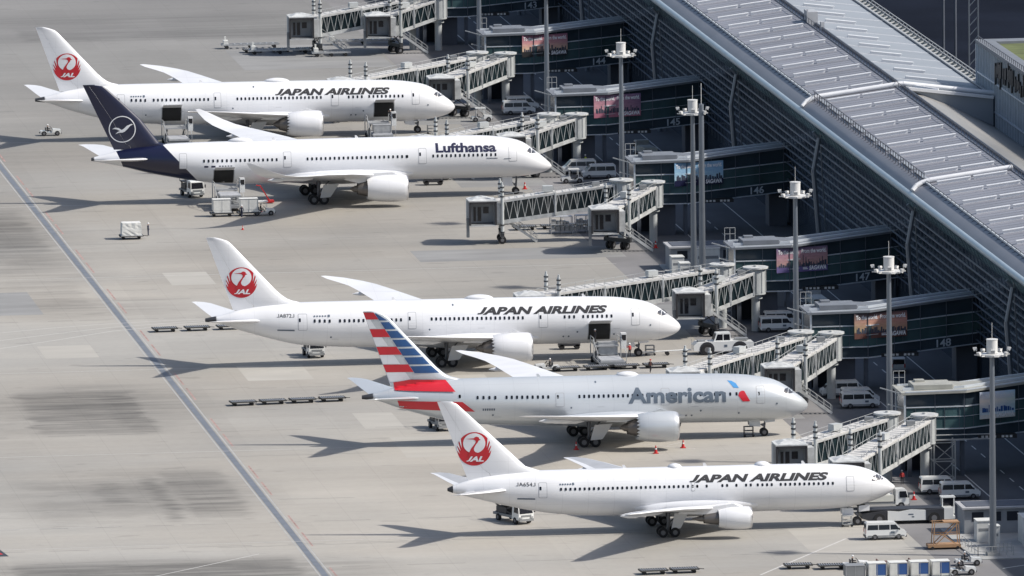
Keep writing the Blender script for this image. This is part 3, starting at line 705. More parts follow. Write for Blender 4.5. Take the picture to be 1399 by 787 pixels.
def fus_788():
    f = FUS['787']; sh = lambda t: [(b if b < 15 else b-3.05 if b < 39 else b-6.1, v) for b, v in t]
    return dict(top=sh(f['top']), bot=sh(f['bot']), hw=sh(f['hw']), L=55.9)
FUS['788'] = fus_788()
def fus_surf(fu):
    def s(x, z):
        b = -x; t = smooth_interp(fu['top'], b); u = smooth_interp(fu['bot'], b); h = (t-u)/2; zc = (t+u)/2; w_ = smooth_interp(fu['hw'], b)
        q = max(-1, min(1, (z-zc)/h)); return w_*math.sqrt(max(0, 1-q*q))
    return s
def fuselage(fu, m, parent):
    bs = [0, .04, .12, .25, .4, .6, .84, 1.1, 1.4, 1.75, 2.15, 2.6, 3.1, 3.6, 4.2, 4.9, 5.7, 6.6, 7.6, 8.8, 10.2, 12]
    b = 14.
    while b < fu['L']-14: bs.append(b); b += 3
    while b < fu['L']-.05: bs.append(b); b += .9
    bs.append(fu['L']); n = 56; rings = []
    for b in bs:
        t = smooth_interp(fu['top'], b); u = smooth_interp(fu['bot'], b); h = max((t-u)/2, .01); zc = (t+u)/2; w_ = smooth_interp(fu['hw'], b)
        rings.append([(-b, w_*math.cos(2*PI*k/n), zc+h*math.sin(2*PI*k/n)) for k in range(n)])
    mb = MB(); mb.loft(rings); return mb.build('fuselage', m, parent, 50)
AF = [(0, 0), (.012, .16), (.05, .33), (.12, .45), (.25, .5), (.4, .47), (.6, .33), (.8, .16), (1, .012)]
def afh(t): return interp(AF, t)
def foil_ring(le, te, thick, place):
    up = [(lerp(le, te, t), h*thick) for t, h in AF]; lo = [(lerp(le, te, t), -h*thick*.75) for t, h in AF[::-1]]
    return [place(x, h) for x, h in up+lo[:-1]]
def wing(secs, side, m, name, parent, te0=0., te1=1.):
    mb = MB(); rings = []
    for y, le, te, z, tk in secs:
        pts = [(t, h) for t, h in AF if te0 <= t <= te1]
        if te0 > 0: pts = [(te0, afh(te0))]+[p for p in pts if p[0] > te0]
        if te1 < 1: pts = [p for p in pts if p[0] < te1]+[(te1, afh(te1))]
        r = [(-lerp(le, te, t), side*y, z+h*tk-.02*(te-le)*t) for t, h in pts]+[(-lerp(le, te, t), side*y, z-h*tk*.75-.02*(te-le)*t) for t, h in pts[::-1]]
        rings.append(r)
    mb.loft(rings); return mb.build(name, m, parent, 35)
def fin_surf(le, te, tk):
    def s(x, z):
        a = interp(le, z); c = interp(te, z); t = min(1, max(0, (-x-a)/(c-a))); return afh(t)*interp(tk, z)
    return s
def fin(le, te, tk, zs, m, parent, name='tail_fin', t0=0., t1=1.):
    mb = MB(); rings = []
    for z in zs:
        a = smooth_interp(le, z) if len(le) > 3 else interp(le, z); a = interp(le, z); c = interp(te, z); T_ = interp(tk, z)
        pts = [p for p in AF if t0 < p[0] < t1]; pts = [(t0, afh(t0))]+pts+[(t1, afh(t1))]
        r = [(-lerp(a, c, t), -h*T_, z) for t, h in pts]+[(-lerp(a, c, t), h*T_, z) for t, h in pts[::-1]]
        rings.append(r)
    mb.loft(rings); return mb.build(name, m, parent, 35)
def engine(e, side, body_m, parent, chevron=True):
    """e: inlet b, y, z, radius, fan-cowl length, core end length"""
    b0, y0, z0, R, Lc, Lk = e
    cy = side*y0; n = 40
    outer = [(0, .845), (.06, .90), (.25, .945), (.7, .985), (1.4, 1.0), (Lc*.5, 1.0), (Lc*.75, .94), (Lc-.45, .84), (Lc, .765)]
    inner = [(Lc-.3, .70), (Lc*.8, .62)]
    inl = [(0, .845), (.03, .80), (.25, .765), (.9, .78), (1.3, .80)]
    def ring(b, r, zig=0): return [(-(b0+b)+(zig if k % 2 else 0), cy+R*r*math.cos(2*PI*k/n), z0+R*r*math.sin(2*PI*k/n)) for k in range(n)]
    mb = MB(); mb.loft([ring(b, r, .38 if (chevron and b == Lc) else 0) for b, r in outer]+[ring(b, r) for b, r in inner], caps=(0, 0))
    eng = mb.build('engine', body_m, parent, 40)
    mb = MB(); mb.loft([ring(b, r*1.002) for b, r in [(.30, .95), (.06, .905), (0, .85), (.03, .80), (.25, .765)]], caps=(0, 0)); mb.build('inlet_lip', 'metal_bare', eng, 50)
    mb = MB(); mb.loft([ring(b, r) for b, r in inl[2:]], caps=(0, 0)); mb.loft([ring(1.3, .8), ring(1.35, .05)], caps=(0, 1)); mb.build('fan_duct', 'dark_metal', eng, 40)
    mb = MB(); mb.loft([ring(.75, .01), ring(.9, .12), ring(1.3, .27)]); mb.build('spinner', 'strut_grey', eng, 50)
    mb = MB()
    for k in range(22):
        a = 2*PI*k/22; p = Vector((-(b0+1.22), cy+R*.25*math.cos(a), z0+R*.25*math.sin(a))); q = Vector((-(b0+1.3), cy+R*.79*math.cos(a+.18), z0+R*.79*math.sin(a+.18))); mb.bar(p, q, .16, .03)
    mb.build('fan_blades', 'exhaust_metal', eng)
    mb = MB(); mb.loft([ring(Lc*.72, .64), ring(Lc, .58), ring(Lc+(Lk-Lc)*.55, .42, .12 if chevron else 0)], caps=(1, 0)); mb.loft([ring(Lc, .34), ring(Lc+(Lk-Lc)*.7, .24), ring(Lk, .04)]); mb.build('exhaust_cone', 'exhaust_metal', eng, 40)
    return eng
def wheel(mb, x, y, z, r, wd):
    mb.tube((x, y-wd/2, z), (x, y+wd/2, z), r, 20, mi=0); mb.tube((x, y-wd/2-.02, z), (x, y+wd/2+.02, z), r*.5, 12, mi=1)
def main_gear(b, y, zt, r, parent, n=2, pitch=.72, tw=.7):
    mb = MB(); mb.tube((-b, y, r+.1), (-b+.1, y, zt), .2, 10); mb.bar((-b, y, 1.5), (-b+1.6, y, zt), .16); mb.bar((-b, y, 1.6), (-b, y*.55, zt), .18); mb.bar((-b-pitch*(n-1)-.2, y, r), (-b+pitch*(n-1)+.2, y, r), .26)
    g = mb.build('main_gear', 'strut_grey', parent, 40)
    for i in range(n):
        xx = -b+(i-(n-1)/2)*pitch*2
        for s in (-1, 1):
            mb = MB(); wheel(mb, xx, y+s*tw, r, r, .48); mb.build('wheel', ['tyre', 'hub'], g, 40)
    return g
def nose_gear(b, parent, zt, r=.5, plate=None):
    mb = MB(); mb.tube((-b, 0, r), (-b+.15, 0, zt), .13, 10); mb.bar((-b, 0, 1.2), (-b-1.2, 0, zt), .1); mb.box(-b-.25, -b+.1, -.5, .5, 1.25, 1.5)
    g = mb.build('nose_gear', 'strut_grey', parent, 40)
    for s in (-1, 1):
        mb = MB(); wheel(mb, -b, s*.3, r, r, .33); mb.build('wheel', ['tyre', 'hub'], g, 40)
    mb = MB(); mb.side([(-b-1.9, 1.35), (-b-.5, 1.25), (-b-.55, zt-.02), (-b-1.95, zt+.02)], -.62, -.57); mb.side([(-b-1.9, 1.35), (-b-.5, 1.25), (-b-.55, zt-.02), (-b-1.95, zt+.02)], .57, .62)
    return g, mb
def rrect(x0, x1, z0, z1, r=.08, n=3):
    P = []
    for cx, cz, a0 in ((x1-r, z1-r, 0), (x0+r, z1-r, 90), (x0+r, z0+r, 180), (x1-r, z0+r, 270)):
        for k in range(n+1): a = math.radians(a0+90*k/n); P.append((cx+r*math.cos(a), cz+r*math.sin(a)))
    return P
def windows(rows, surf, parent, w_=.27, h=.44):
    """rows: list of (b_start, b_end, z_start, z_end, pitch)"""
    first = None
    for b0, b1, z0, z1, pitch in rows:
        n = max(1, int(round(abs(b1-b0)/pitch))); 
        for k in range(n+1):
            b = lerp(b0, b1, k/n) if n else b0; z = lerp(z0, z1, k/n)
            s_ = surf(-b, z); dz = .18; tilt = math.atan2(surf(-b, z+dz)-surf(-b, z-dz), 2*dz)
            if first is None:
                P = rrect(-w_/2, w_/2, -h/2, h/2, .1, 3); mb = MB(); n_ = len(P)
                mb.add([(x, 0, zz_) for x, zz_ in P]+[(x, .04, zz_) for x, zz_ in P], [tuple(range(n_))]+[(i, (i+1) % n_, n_+(i+1) % n_, n_+i) for i in range(n_)])
                first = mb.build('cabin_window', 'window_dark', parent); o = first
            else: o = first.copy(); COL.objects.link(o); o.parent = parent
            o.location = (-b, -s_-.018, z); o.rotation_euler = (tilt*1.0, 0, 0)
def door(b0, b1, z0, z1, surf, parent, m, win=True, line='seam_grey'):
    x0, x1 = sorted((-b0, -b1)); d = decal('door', [rrect(x0, x1, z0, z1, .15)], surf, line, parent, off=.012)
    decal('door_panel', [rrect(x0+.07, x1-.07, z0+.07, z1-.07, .12)], surf, m, d, off=.02)
    if win: decal('door_window', [rrect(x0+.12, x0+.36, z0+(z1-z0)*.52, z0+(z1-z0)*.74, .05)], surf, 'window_dark', d, off=.035)
def cargo_open(b0, b1, z0, z1, surf, parent, m='airliner_white'):
    x0, x1 = sorted((-b0, -b1)); g = decal('cargo_hold_opening', [rrect(x0, x1, z0, z1, .12)], surf, 'cargo_dark', parent, off=.02)  # unlit hold interior painted as a dark patch on the skin
    decal('hold_frame', [rrect(x0-.1, x1+.1, z0-.08, z1+.08, .16)], surf, 'panel_grey', g, off=.012)
    s_ = surf(x0, z1); mb = MB(); mb.loft([[(x0, -s_-.05, z1+.02), (x1, -s_-.05, z1+.02), (x1, -s_-.05, z1+.16), (x0, -s_-.05, z1+.16)], [(x0, -s_-2.0, z1+.62), (x1, -s_-2.0, z1+.62), (x1, -s_-2.0, z1+.72), (x0, -s_-2.0, z1+.72)]])
    mb.build('open_cargo_door', m, parent)
# --- emblems in unit coordinates
def circ(cx, cy, r, a0=0, a1=360, n=40): return [(cx+r*math.cos(math.radians(lerp(a0, a1, k/n))), cy+r*math.sin(math.radians(lerp(a0, a1, k/n)))) for k in range(n)]
def crane_emblem(cx, cz, R, surf, parent):
    U_ = lambda P: [(cx+x*R, cz+z*R) for x, z in P]
    root = decal('crane_emblem', [U_(circ(0, 0, 1))], surf, 'crane_red', parent, off=.02)
    n_ = 40; whites = [U_([(.65*math.cos(2*PI*k/n_), .335+.60*math.sin(2*PI*k/n_)) for k in range(n_)])]
    decal('white_field', whites, surf, 'airliner_white', root, off=.035)
    sl_ = []
    for s in (-1, 1):     # slits between the wing feathers
        for P in ([(.88, .50), (.79, .63), (.73, .05)], [(.99, .22), (.93, .38), (.80, -.10)], [(1.02, -.04), (.99, .13), (.85, -.28)]): sl_.append(U_([(x*s, z) for x, z in P][::1]))
    decal('feather_gaps', sl_, surf, 'airliner_white', root, off=.04)
    neck = [(-.51, .60), (-.02, .64), (.05, .71), (.14, .73), (.26, .69), (.29, .60), (.38, .54), (.25, .49), (.22, .40), (.10, .26), (.02, .12), (-.03, 0), (-.01, -.10), (.07, -.19), (.24, -.24), (.26, -.45), (-.33, -.45), (-.34, -.30), (-.27, -.15), (-.20, .0), (-.10, .14), (.03, .30), (.09, .42), (.05, .51), (-.04, .56)]
    decal('crane_neck', [U_(neck)], surf, 'crane_red', root, off=.05)
    text_on('emblem_lettering', 'JAL', cx-.46*R, cx+.56*R, cz-.74*R, cz-.74*R, .30*R, surf, 'airliner_white', root, bold=.04, shear=.3, off=.065, step=.2)
def livery_mats():
    # silver tail / navy tail done as slanted paint boundary on the fuselage
    m = bpy.data.materials.new('white_and_navy_fuselage'); m.use_nodes = True; n = m.node_tree.nodes; l = m.node_tree.links; b = n['Principled BSDF']
    b.inputs['Roughness'].default_value = .3; b.inputs['Coat Weight'].default_value = .4
    tc = n.new('ShaderNodeTexCoord'); sp = n.new('ShaderNodeSeparateXYZ'); l.new(tc.outputs['Object'], sp.inputs[0])
    def line(ax, az, c, sign):
        d = n.new('ShaderNodeVectorMath'); d.operation = 'DOT_PRODUCT'; l.new(tc.outputs['Object'], d.inputs[0]); d.inputs[1].default_value = (ax, 0, az)
        g = n.new('ShaderNodeMath'); g.operation = 'GREATER_THAN' if sign > 0 else 'LESS_THAN'; l.new(d.outputs['Value'], g.inputs[0]); g.inputs[1].default_value = c; return g.outputs[0]
    # front edge: (-55.6,8.5) to (-50.3,2.8) ; rear edge: (-62.4,8) to (-61.2,5)
    f = line(1, 5.3/5.7, -55.6+8.5*5.3/5.7, -1); r = line(1, .42, -62.2+7.8*.42, 1)
    mu = n.new('ShaderNodeMath'); mu.operation = 'MULTIPLY'; l.new(f, mu.inputs[0]); l.new(r, mu.inputs[1])
    mx = n.new('ShaderNodeMix'); mx.data_type = 'RGBA'; mx.inputs[6].default_value = (.745, .75, .765, 1); mx.inputs[7].default_value = (.006, .008, .034, 1); l.new(mu.outputs[0], mx.inputs[0]); l.new(mx.outputs[2], b.inputs['Base Color']); MT['white_navy'] = m
livery_mats()
def panel_lines(surf, parent, fu, m='seam_grey'):
    pass
def common(t, fu, m, wing_secs, wing_m, hs, fin_le, fin_te, fin_tk, fin_m, eng, chev, tail_cone_b, fus_m=None, belly=None, edges=False):
    surf = fus_surf(fu); body = fuselage(fu, fus_m or m, t)
    for s in (-1, 1):
        wing(wing_secs, s, wing_m, 'wing', t)
        w_ = wing(hs, s, m if not edges else 'wing_mid_grey', 'tailplane', t)
        if edges:
            for S_, nm in ((wing_secs, 'wing_edge'), (hs, 'tailplane_edge')):
                P_ = [(y, a_-.05*(y > 1.5), b_+.0, z+.012, k*1.06) for y, a_, b_, z, k in S_]
                wing(P_, s, 'airliner_white', nm, t, 0., .15); wing(P_, s, 'airliner_white', nm, t, .80, 1.)
        e = engine(eng, s, m, t, chev)
        b0, y0, z0, R, Lc, Lk = eng
        zl = interp([(q[0], q[3]) for q in wing_secs], y0); le = interp([(q[0], q[1]) for q in wing_secs], y0)
        mb = MB(); P = [(-(b0+1.3), z0+R*.96), (-(b0+2.2), z0+R+.35), (-le, zl+.25), (-(le+3.6), zl-.05), (-(le+4.4), zl-.5), (-(b0+Lc+.7), z0+R*.35), (-(b0+Lc-.6), z0+R*.6)]
        mb.side(P, s*y0-.22, s*y0+.22); mb.build('engine_pylon', m, t, 30)
        for yy, ln in ((.42, 2.6), (.62, 2.2), (.8, 1.6)):    # flap track fairings
            y = lerp(wing_secs[0][0], wing_secs[-2][0], yy); te = interp([(q[0], q[2]) for q in wing_secs], y); z = interp([(q[0], q[3]) for q in wing_secs], y)
            mb = MB(); mb.loft([[(-b, s*y+.2*r*math.cos(a), z-.42+.28*r*math.sin(a)) for a in [2*PI*k/8 for k in range(8)]] for b, r in ((te-ln, .1), (te-ln*.6, 1), (te, 1), (te+.9, .15))]); mb.build('flap_fairing', 'wing_grey', t, 50)
    zs = sorted(set([z for z, _ in fin_le]+[z for z, _ in fin_te]))
    fin(fin_le, fin_te, fin_tk, zs, fin_m, t, 'tail_fin', 0, .70); fin(fin_le, fin_te, fin_tk, [z for z in zs if z > fin_te[0][0]+.3], fin_m, t, 'rudder', .706, 1)
    fs = fin_surf(fin_le, fin_te, fin_tk)
    # belly fairing
    rb, rt = belly; n = 24; rings = []
    for q in range(13):
        u = q/12; b = lerp(rb, rt, u); e = math.sin(PI*u)**.45 if 0 < u < 1 else .02; w_ = interp(fu['hw'], b)*1.04; zc = interp(fu['bot'], b)+1.25
        rings.append([(-b, (w_*(.55+.45*e))*math.cos(2*PI*k/n), zc+(.3+1.32*e)*math.sin(2*PI*k/n)) for k in range(n)])
    mb = MB(); mb.loft(rings); mb.build('belly_fairing', m, t, 50)
    # antennas
    mb = MB()
    for b in (fu['L']*.2, fu['L']*.42, fu['L']*.6):
        z = interp(fu['top'], b)-.05; mb.side([(-b, z), (-b-.5, z), (-b-.55, z+.42), (-b-.3, z+.42)], -.03, .03)
    mb.build('antenna', m, t)
    return surf, fs
def sat_dome(t, b0, b1, z, m='airliner_white'):
    n = 16; rings = []
    for q in range(9):
        u = q/8; e = max(.03, math.sin(PI*u)**.6); rings.append([(-lerp(b0, b1, u), .75*e*math.cos(2*PI*k/n), z+.45*e*math.sin(2*PI*k/n)) for k in range(n)])
    mb = MB(); mb.loft(rings); mb.build('antenna_dome', m, t, 60)
def exhaust_tip(t, fu, b0, m='dark_metal'):
    L = fu['L']; n = 20; rings = []
    for b, g in ((b0, 1.01), (L+.02, 1.02), (L+.03, .7), (L-.3, .65)):
        tt = smooth_interp(fu['top'], min(b, L)); u = smooth_interp(fu['bot'], min(b, L)); w_ = smooth_interp(fu['hw'], min(b, L)); rings.append([(-b, w_*g*math.cos(2*PI*k/n), (tt+u)/2+(tt-u)/2*g*math.sin(2*PI*k/n)) for k in range(n)])
    mb = MB(); mb.loft(rings, caps=(0, 1)); mb.build('exhaust_tip', m, t, 50)
def cockpit(polys, surf, parent, m='cockpit_glass'):
    root = None
    for s in (-1, 1):
        for P in polys:
            decal('cockpit_window', [P], surf, m, parent, off=.02, side=s, step=.2)
def wings787(d):   # d = shift of wing relative to the longer type
    base = [(1.5, 20.0, 33.6, 3.0, 1.5), (2.9, 20.8, 33.5, 3.15, 1.45), (6.0, 22.9, 34.0, 3.65, 1.15), (9.9, 25.5, 34.6, 4.25, .9), (15, 28.95, 36.2, 5.05, .62), (20, 32.3, 37.9, 5.85, .45), (24, 35.0, 39.3, 6.5, .34), (26, 36.5, 40.2, 6.85, .27), (27.5, 38.0, 41.3, 7.1, .2), (29, 40.2, 42.7, 7.4, .13), (30.06, 42.7, 43.4, 7.62, .05)]
    return [(y, a-d, b-d, z, t) for y, a, b, z, t in base]
def hs787(d): return [(y, a-d, b-d, z, t) for y, a, b, z, t in [(0.3, 54.2, 60.4, 6.0, .62), (1.6, 55.0, 60.5, 6.15, .56), (5, 57.6, 61.4, 6.65, .36), (8.8, 60.2, 62.3, 7.2, .2), (9.5, 61.0, 62.5, 7.3, .12), (9.9, 62.0, 62.7, 7.36, .05)]]
def fin787(d):
    le = [(6.3, 49.0), (8.0, 49.1), (8.31, 49.9), (8.5, 50.7), (8.76, 51.35), (9.2, 52.0), (9.89, 52.78), (13.25, 55.89), (16.0, 58.45), (16.48, 59.0), (16.8, 59.9), (16.97, 60.6)]
    te = [(6.3, 57.96), (7.42, 58.38), (16.97, 61.8)]
    return [(z, b-d) for z, b in le], [(z, b-d) for z, b in te]
FTK = [(6.3, 1.1), (9, 1.0), (16.5, .42), (17.1, .28)]
def gear_door(t, b, y, m='wing_grey', s=1.):
    mb = MB(); mb.loft([[(-b, y, 1.05), (-b-1.5*s, y, .95), (-b-1.0*s, y*1.04, 2.9), (-b+1.25*s, y*1.04, 3.0)], [(-b, y+.07, 1.05), (-b-1.5*s, y+.07, .95), (-b-1.0*s, y*1.04+.07, 2.9), (-b+1.25*s, y*1.04+.07, 3.0)]]); mb.build('gear_door', m, t)
def twin_787(loc, label, short=False, fore=None, aft=None, reg=None, group='white airliners with red crane tails', live='crane'):
    d = 6.1 if short else 0; dm = 3.05 if short else 0
    fu = FUS['788' if short else '787']; t = thing('airliner', (loc[0], loc[1], 0), label, 'airliner', group)
    m = 'airliner_white' if live == 'crane' else 'airliner_silver'
    le, te = fin787(d)
    surf, fs = common(t, fu, m, wings787(dm), 'wing_grey' if live != 'crane' else 'airliner_white', hs787(d), le, te, FTK, m if live == 'crane' else 'airliner_silver', (20.85-dm, 9.9, 2.96, 1.92, 5.35, 7.3), True, 60.4-d, belly=(17.5-dm, 37-dm))
    exhaust_tip(t, fu, 60.5-d)
    for hb, hz in ((13.9, 3.75), (15.7, 3.15), (15.0, 3.15), (4.3, 4.35), (9.1, 3.3), (46.0-d, 3.9), (30.0-dm, 7.6), (33.2-dm, 4.6)): decal('service_hatch', [circ(-hb, hz, .12, n=10)], surf, 'title_grey', t, off=.03)
    decal('hatch_seam', [rrect(-b_-.9, -b_, z_, z_+.035, .01) for b_, z_ in ((8.3, 4.05), (14.2, 4.3), (26, 4.6), (40-d, 4.3), (45-d, 3.6))], surf, 'seam_grey', t, off=.02)
    for s in (-1, 1): main_gear(31.3-dm, s*4.9, 3.3, .64, t); gear_door(t, 29.8-dm, s*6.3)
    g, mbd = nose_gear(5.6, t, 1.95); mbd.build('nose_gear_door', m, g)
    mb = MB(); mb.side([(-5.6+.0, 1.75), (-4.3, 1.85), (-4.3, 2.4), (-5.6, 2.3)], -.7, -.66); mb.build('gear_number_plate', m, g)
    cockpit([[(-3.5, 5.55), (-3.12, 6.03), (-2.6, 6.06), (-2.85, 5.42)], [(-2.78, 5.4), (-2.52, 6.06), (-2.28, 6.04), (-1.98, 5.45)], [(-1.93, 5.43), (-2.2, 6.0), (-2.12, 5.92), (-1.45, 5.22)]], surf, t)
    if live == 'crane': sat_dome(t, 24.5, 28.3, 8.2)
    else: sat_dome(t, 21.3, 24.2, 8.15)
    return t, surf, fs, fu
# ---- 1 far stand, 3 middle stand: long crane-tailed twins
def crane_long(loc, label, rows, doors, cargos, reg=None, title=(-26.9, -9.9)):
    t, surf, fs, fu = twin_787(loc, label)
    windows(rows, surf, t)
    for b0, b1, z0, z1, w_ in doors: door(b0, b1, z0, z1, surf, t, 'airliner_white', w_)
    for c in cargos: cargo_open(*c, surf, t)
    text_on('title_lettering', 'JAPAN AIRLINES', title[0], title[1], 6.38, 6.20, .86, surf, 'title_black', t, bold=.05, shear=.3, off=.03)
    crane_emblem(-57.3, 11.05, 2.0, fs, t)
    if reg: text_on('registration', reg[:5]+' '+reg[5:], -52.95, -50.7, 6.6, 6.58, .46, surf, 'title_black', t, bold=0., off=.03); decal('tail_small_print', [[(-52.9, 4.86), (-50.7, 4.80), (-50.7, 4.98), (-52.9, 5.04)]], surf, 'title_grey', t, off=.03)
    decal('alliance_mark', [rrect(-48.2+k*.35, -48.0+k*.35, 6.6, 6.78, .03) for k in range(5)]+[rrect(-46.4, -46.1, 6.55, 6.85, .08)], surf, 'title_grey', t, off=.03)
    return t
crane_long((1.6, 246, 0), 'white airliner with red crane tail on the farthest stand, two cargo doors open',
    [(48.08, 46.07, 6.16, 6.11, .66), (44.82, 36.8, 6.12, 6.03, .62), (32.5, 20.18, 6.0, 5.92, .60), (16.05, 14.12, 5.86, 5.86, .62), (13.02, 8.07, 5.87, 5.8, .61)],
    [(6.7, 5.55, 4.5, 6.72, 1), (18.7, 17.55, 4.6, 6.82, 1), (35.98, 34.9, 4.75, 6.95, 1), (50.2, 49.05, 4.88, 7.02, 1)],
    [(12.3, 9.4, 2.75, 4.95), (43.6, 40.8, 2.9, 4.95)])
crane_long((-.5, 1.06, 0), 'white airliner with red crane tail, registration JA872J, behind the silver jet',
    [(48.09, 46.16, 6.10, 6.05, .65), (44.82, 36.9, 6.05, 5.97, .62), (32.9, 21.03, 5.97, 5.80, .605), (15.56, 14.33, 5.77, 5.74, .61), (13.13, 9.44, 5.75, 5.71, .615)],
    [(6.85, 5.7, 4.4, 6.6, 1), (18.95, 17.75, 4.45, 6.65, 1), (36.0, 34.9, 4.75, 6.9, 1), (50.25, 49.05, 4.88, 7.02, 1)],
    [(12.43, 9.62, 2.62, 4.78)], reg='JA872J')
# ---- silver jet with striped tail
t, surf, fs, fu = twin_787((4.6, -74, 0), 'silver airliner with red, white and blue striped tail', short=True, group=None, live='stripes')
windows([(44.0, 44.0, 6.35, 6.35, .6), (41.8, 39.6, 6.17, 6.12, .65), (38.2, 33.0, 6.12, 6.03, .64), (31.8, 31.8, 6.02, 6.02, .6), (29.1, 10.9, 5.98, 5.78, .605), (10.2, 9.4, 5.75, 5.75, .6), (6.6, 6.6, 5.68, 5.68, .6)], surf, t)
for a in ((32.1, 31.0, 4.75, 6.5, 0), (18.9, 17.8, 4.6, 6.7, 0), (6.9, 5.8, 4.45, 6.6, 0)): door(*a[:4], surf, t, 'airliner_silver', False)
text_on('title_lettering', 'American', -23.0, -10.75, 4.98, 4.85, 1.92, surf, 'title_grey', t, bold=.03, off=.03, step=.3)
decal('blue_nose_flash', [[(-10.44, 7.35), (-9.9, 7.28), (-9.4, 7.0), (-9.05, 6.45), (-9.7, 6.5)]], surf, 'light_blue', t, off=.035)
decal('red_nose_flash', [[(-9.2, 5.55), (-9.05, 5.95), (-8.75, 6.12), (-8.42, 6.08), (-7.7, 4.78), (-8.65, 4.8)]], surf, 'flag_red', t, off=.035)
text_on('registration', 'N870AX', -41.3, -39.9, 4.55, 4.55, .3, surf, 'title_grey', t, off=.03) if False else decal('registration_marks', [rrect(-41.2+k*.27, -41.02+k*.27, 4.5, 4.78, .03) for k in range(6)], surf, 'title_grey', t, off=.03)
# tail: red bars on the rear half, blue bars on the front half
def fx(u, z): return -lerp(interp(fin787(6.1)[0], z), interp(fin787(6.1)[1], z), 1-u)   # u=0 trailing, 1 leading edge
reds = []; blues = []; whites = []
zs_ = [16.9, 15.96, 14.79, 13.73, 12.55, 11.5, 10.31, 9.3]
def xm(z): return lerp(-54.5, -49.6, (16.9-z)/(16.9-9.3))      # slanting middle line
for i in range(0, 8, 2):
    za, zb = zs_[i], zs_[i+1]; reds.append([(fx(.01, za), za-.05), (xm(za)+.1, za-.05), (xm(zb)+.1, zb), (fx(.01, zb), zb)])
for i in range(0, 8, 2):
    za = zs_[i]; zb = zs_[i+1] if i+1 < 8 else za-.9
    if i+2 < 8: whites.append([(fx(.01, zb), zb-.02), (xm(zb)-.9, zb-.02), (xm(zs_[i+2])-.9, zs_[i+2]+.02), (fx(.01, zs_[i+2]), zs_[i+2]+.02)])
whites.append([(fx(.01, 9.3), 9.28), (xm(9.3)-.9, 9.28), (xm(8.05)-.9, 8.1), (fx(.01, 8.1), 8.1)])
zz_ = 16.85
def fl(z, m=.45): return -interp(fin787(6.1)[0], z)-m
for k in range(7):
    za = 16.72-k*1.115; zb = za-.9
    blues.append([(xm(za)+.12, za), (fl(za, .5), za), (fl(zb, .5), zb), (xm(zb)+.12, zb)])
[decal('red_tail_stripe', [q], fs, 'flag_red', t, off=.03) for q in reds]; [decal('white_tail_stripe', [q], fs, 'airliner_white', t, off=.025) for q in whites]; [decal('blue_tail_stripe', [q], fs, 'flag_blue', t, off=.03) for q in blues]
decal('red_body_stripe', [[(-52.0, 8.02), (-51.9, 7.15), (-44.5, 6.93), (-45.55, 8.26), (-50.0, 8.34)]], lambda x, z: max(surf(x, z), fs(x, z) if z > 7.3 else 0), 'flag_red', t, off=.16, step=.2)
decal('red_body_stripe', [[(-51.65, 5.85), (-44.2, 5.68), (-43.7, 5.66), (-42.14, 4.4), (-51.3, 4.82)]], surf, 'flag_red', t, off=.03)
# ---- nearest: shorter crane-tailed twin
t = thing('airliner', (3.3, -150, 0), 'white airliner with red crane tail, registration JA654J, by the black and white tractor', 'airliner', 'white airliners with red crane tails')
fu = FUS['767']
ws = [(1.3, 17.6, 30.4, 2.7, 1.35), (2.5, 18.8, 30.3, 2.85, 1.3), (5, 21.0, 30.7, 3.25, 1.05), (7.9, 23.0, 31.3, 3.7, .85), (14, 27.4, 33.2, 4.6, .55), (20, 31.8, 35.1, 5.3, .35), (22.8, 33.9, 36.1, 5.55, .24), (23.6, 35.0, 36.5, 5.63, .12), (23.8, 35.6, 36.6, 5.65, .05)]
hs = [(.3, 46.0, 51.6, 5.5, .6), (1.2, 46.6, 51.7, 5.55, .55), (5, 49.6, 53.0, 5.9, .35), (8.6, 52.3, 54.2, 6.3, .2), (9.3, 53.4, 54.6, 6.38, .06)]
fle = [(5.6, 41.6), (7.5, 41.9), (7.77, 43.0), (8.25, 44.4), (10.78, 47.07), (15.4, 51.95), (15.9, 52.5), (16.13, 53.0)]; fte = [(5.6, 50.85), (6.67, 51.23), (16.2, 54.84)]
surf, fs = common(t, fu, 'airliner_white', ws, 'wing_mid_grey', hs, fle, fte, [(5.6, .95), (8, .9), (16.2, .35)], 'airliner_white', (18.5, 7.9, 2.5, 1.36, 4.0, 7.1), False, 53, belly=(15.5, 33), edges=True)
exhaust_tip(t, fu, 53.1)
for s in (-1, 1): main_gear(28.0, s*4.6, 3.0, .58, t); gear_door(t, 26.6, s*5.4, s=.75)
g, mbd = nose_gear(4.6, t, 2.15); mbd.build('nose_gear_door', 'airliner_white', g)
mb = MB(); mb.side([(-4.5, 1.7), (-3.2, 1.8), (-3.2, 2.5), (-4.5, 2.4)], -.7, -.66); mb.build('gear_number_plate', 'airliner_white', g)
cockpit([[(-3.05, 5.5), (-3.1, 5.98), (-2.6, 6.1), (-2.55, 5.48)], [(-2.48, 5.48), (-2.52, 6.12), (-2.2, 6.14), (-1.9, 5.55)], [(-1.83, 5.52), (-2.1, 6.05), (-1.9, 5.98), (-1.45, 5.52)]], surf, t)
windows([(40.44, 24.7, 5.67, 5.6, .562), (24.14, 24.14, 5.58, 5.58, .5), (23.02, 23.02, 5.57, 5.57, .5), (21.13, 20.57, 5.58, 5.58, .56), (19.45, 19.45, 5.56, 5.56, .5), (18.29, 17.73, 5.55, 5.55, .56), (16.89, 15.21, 5.54, 5.52, .56), (14.13, 7.87, 5.52, 5.46, .567)], surf, t, .26, .36)
for a in ((6.24, 5.26, 4.42, 6.2, 0), (43.11, 42.08, 4.64, 6.5, 1), (24.9, 24.4, 5.0, 6.1, 0)): door(*a[:4], surf, t, 'airliner_white', a[4])
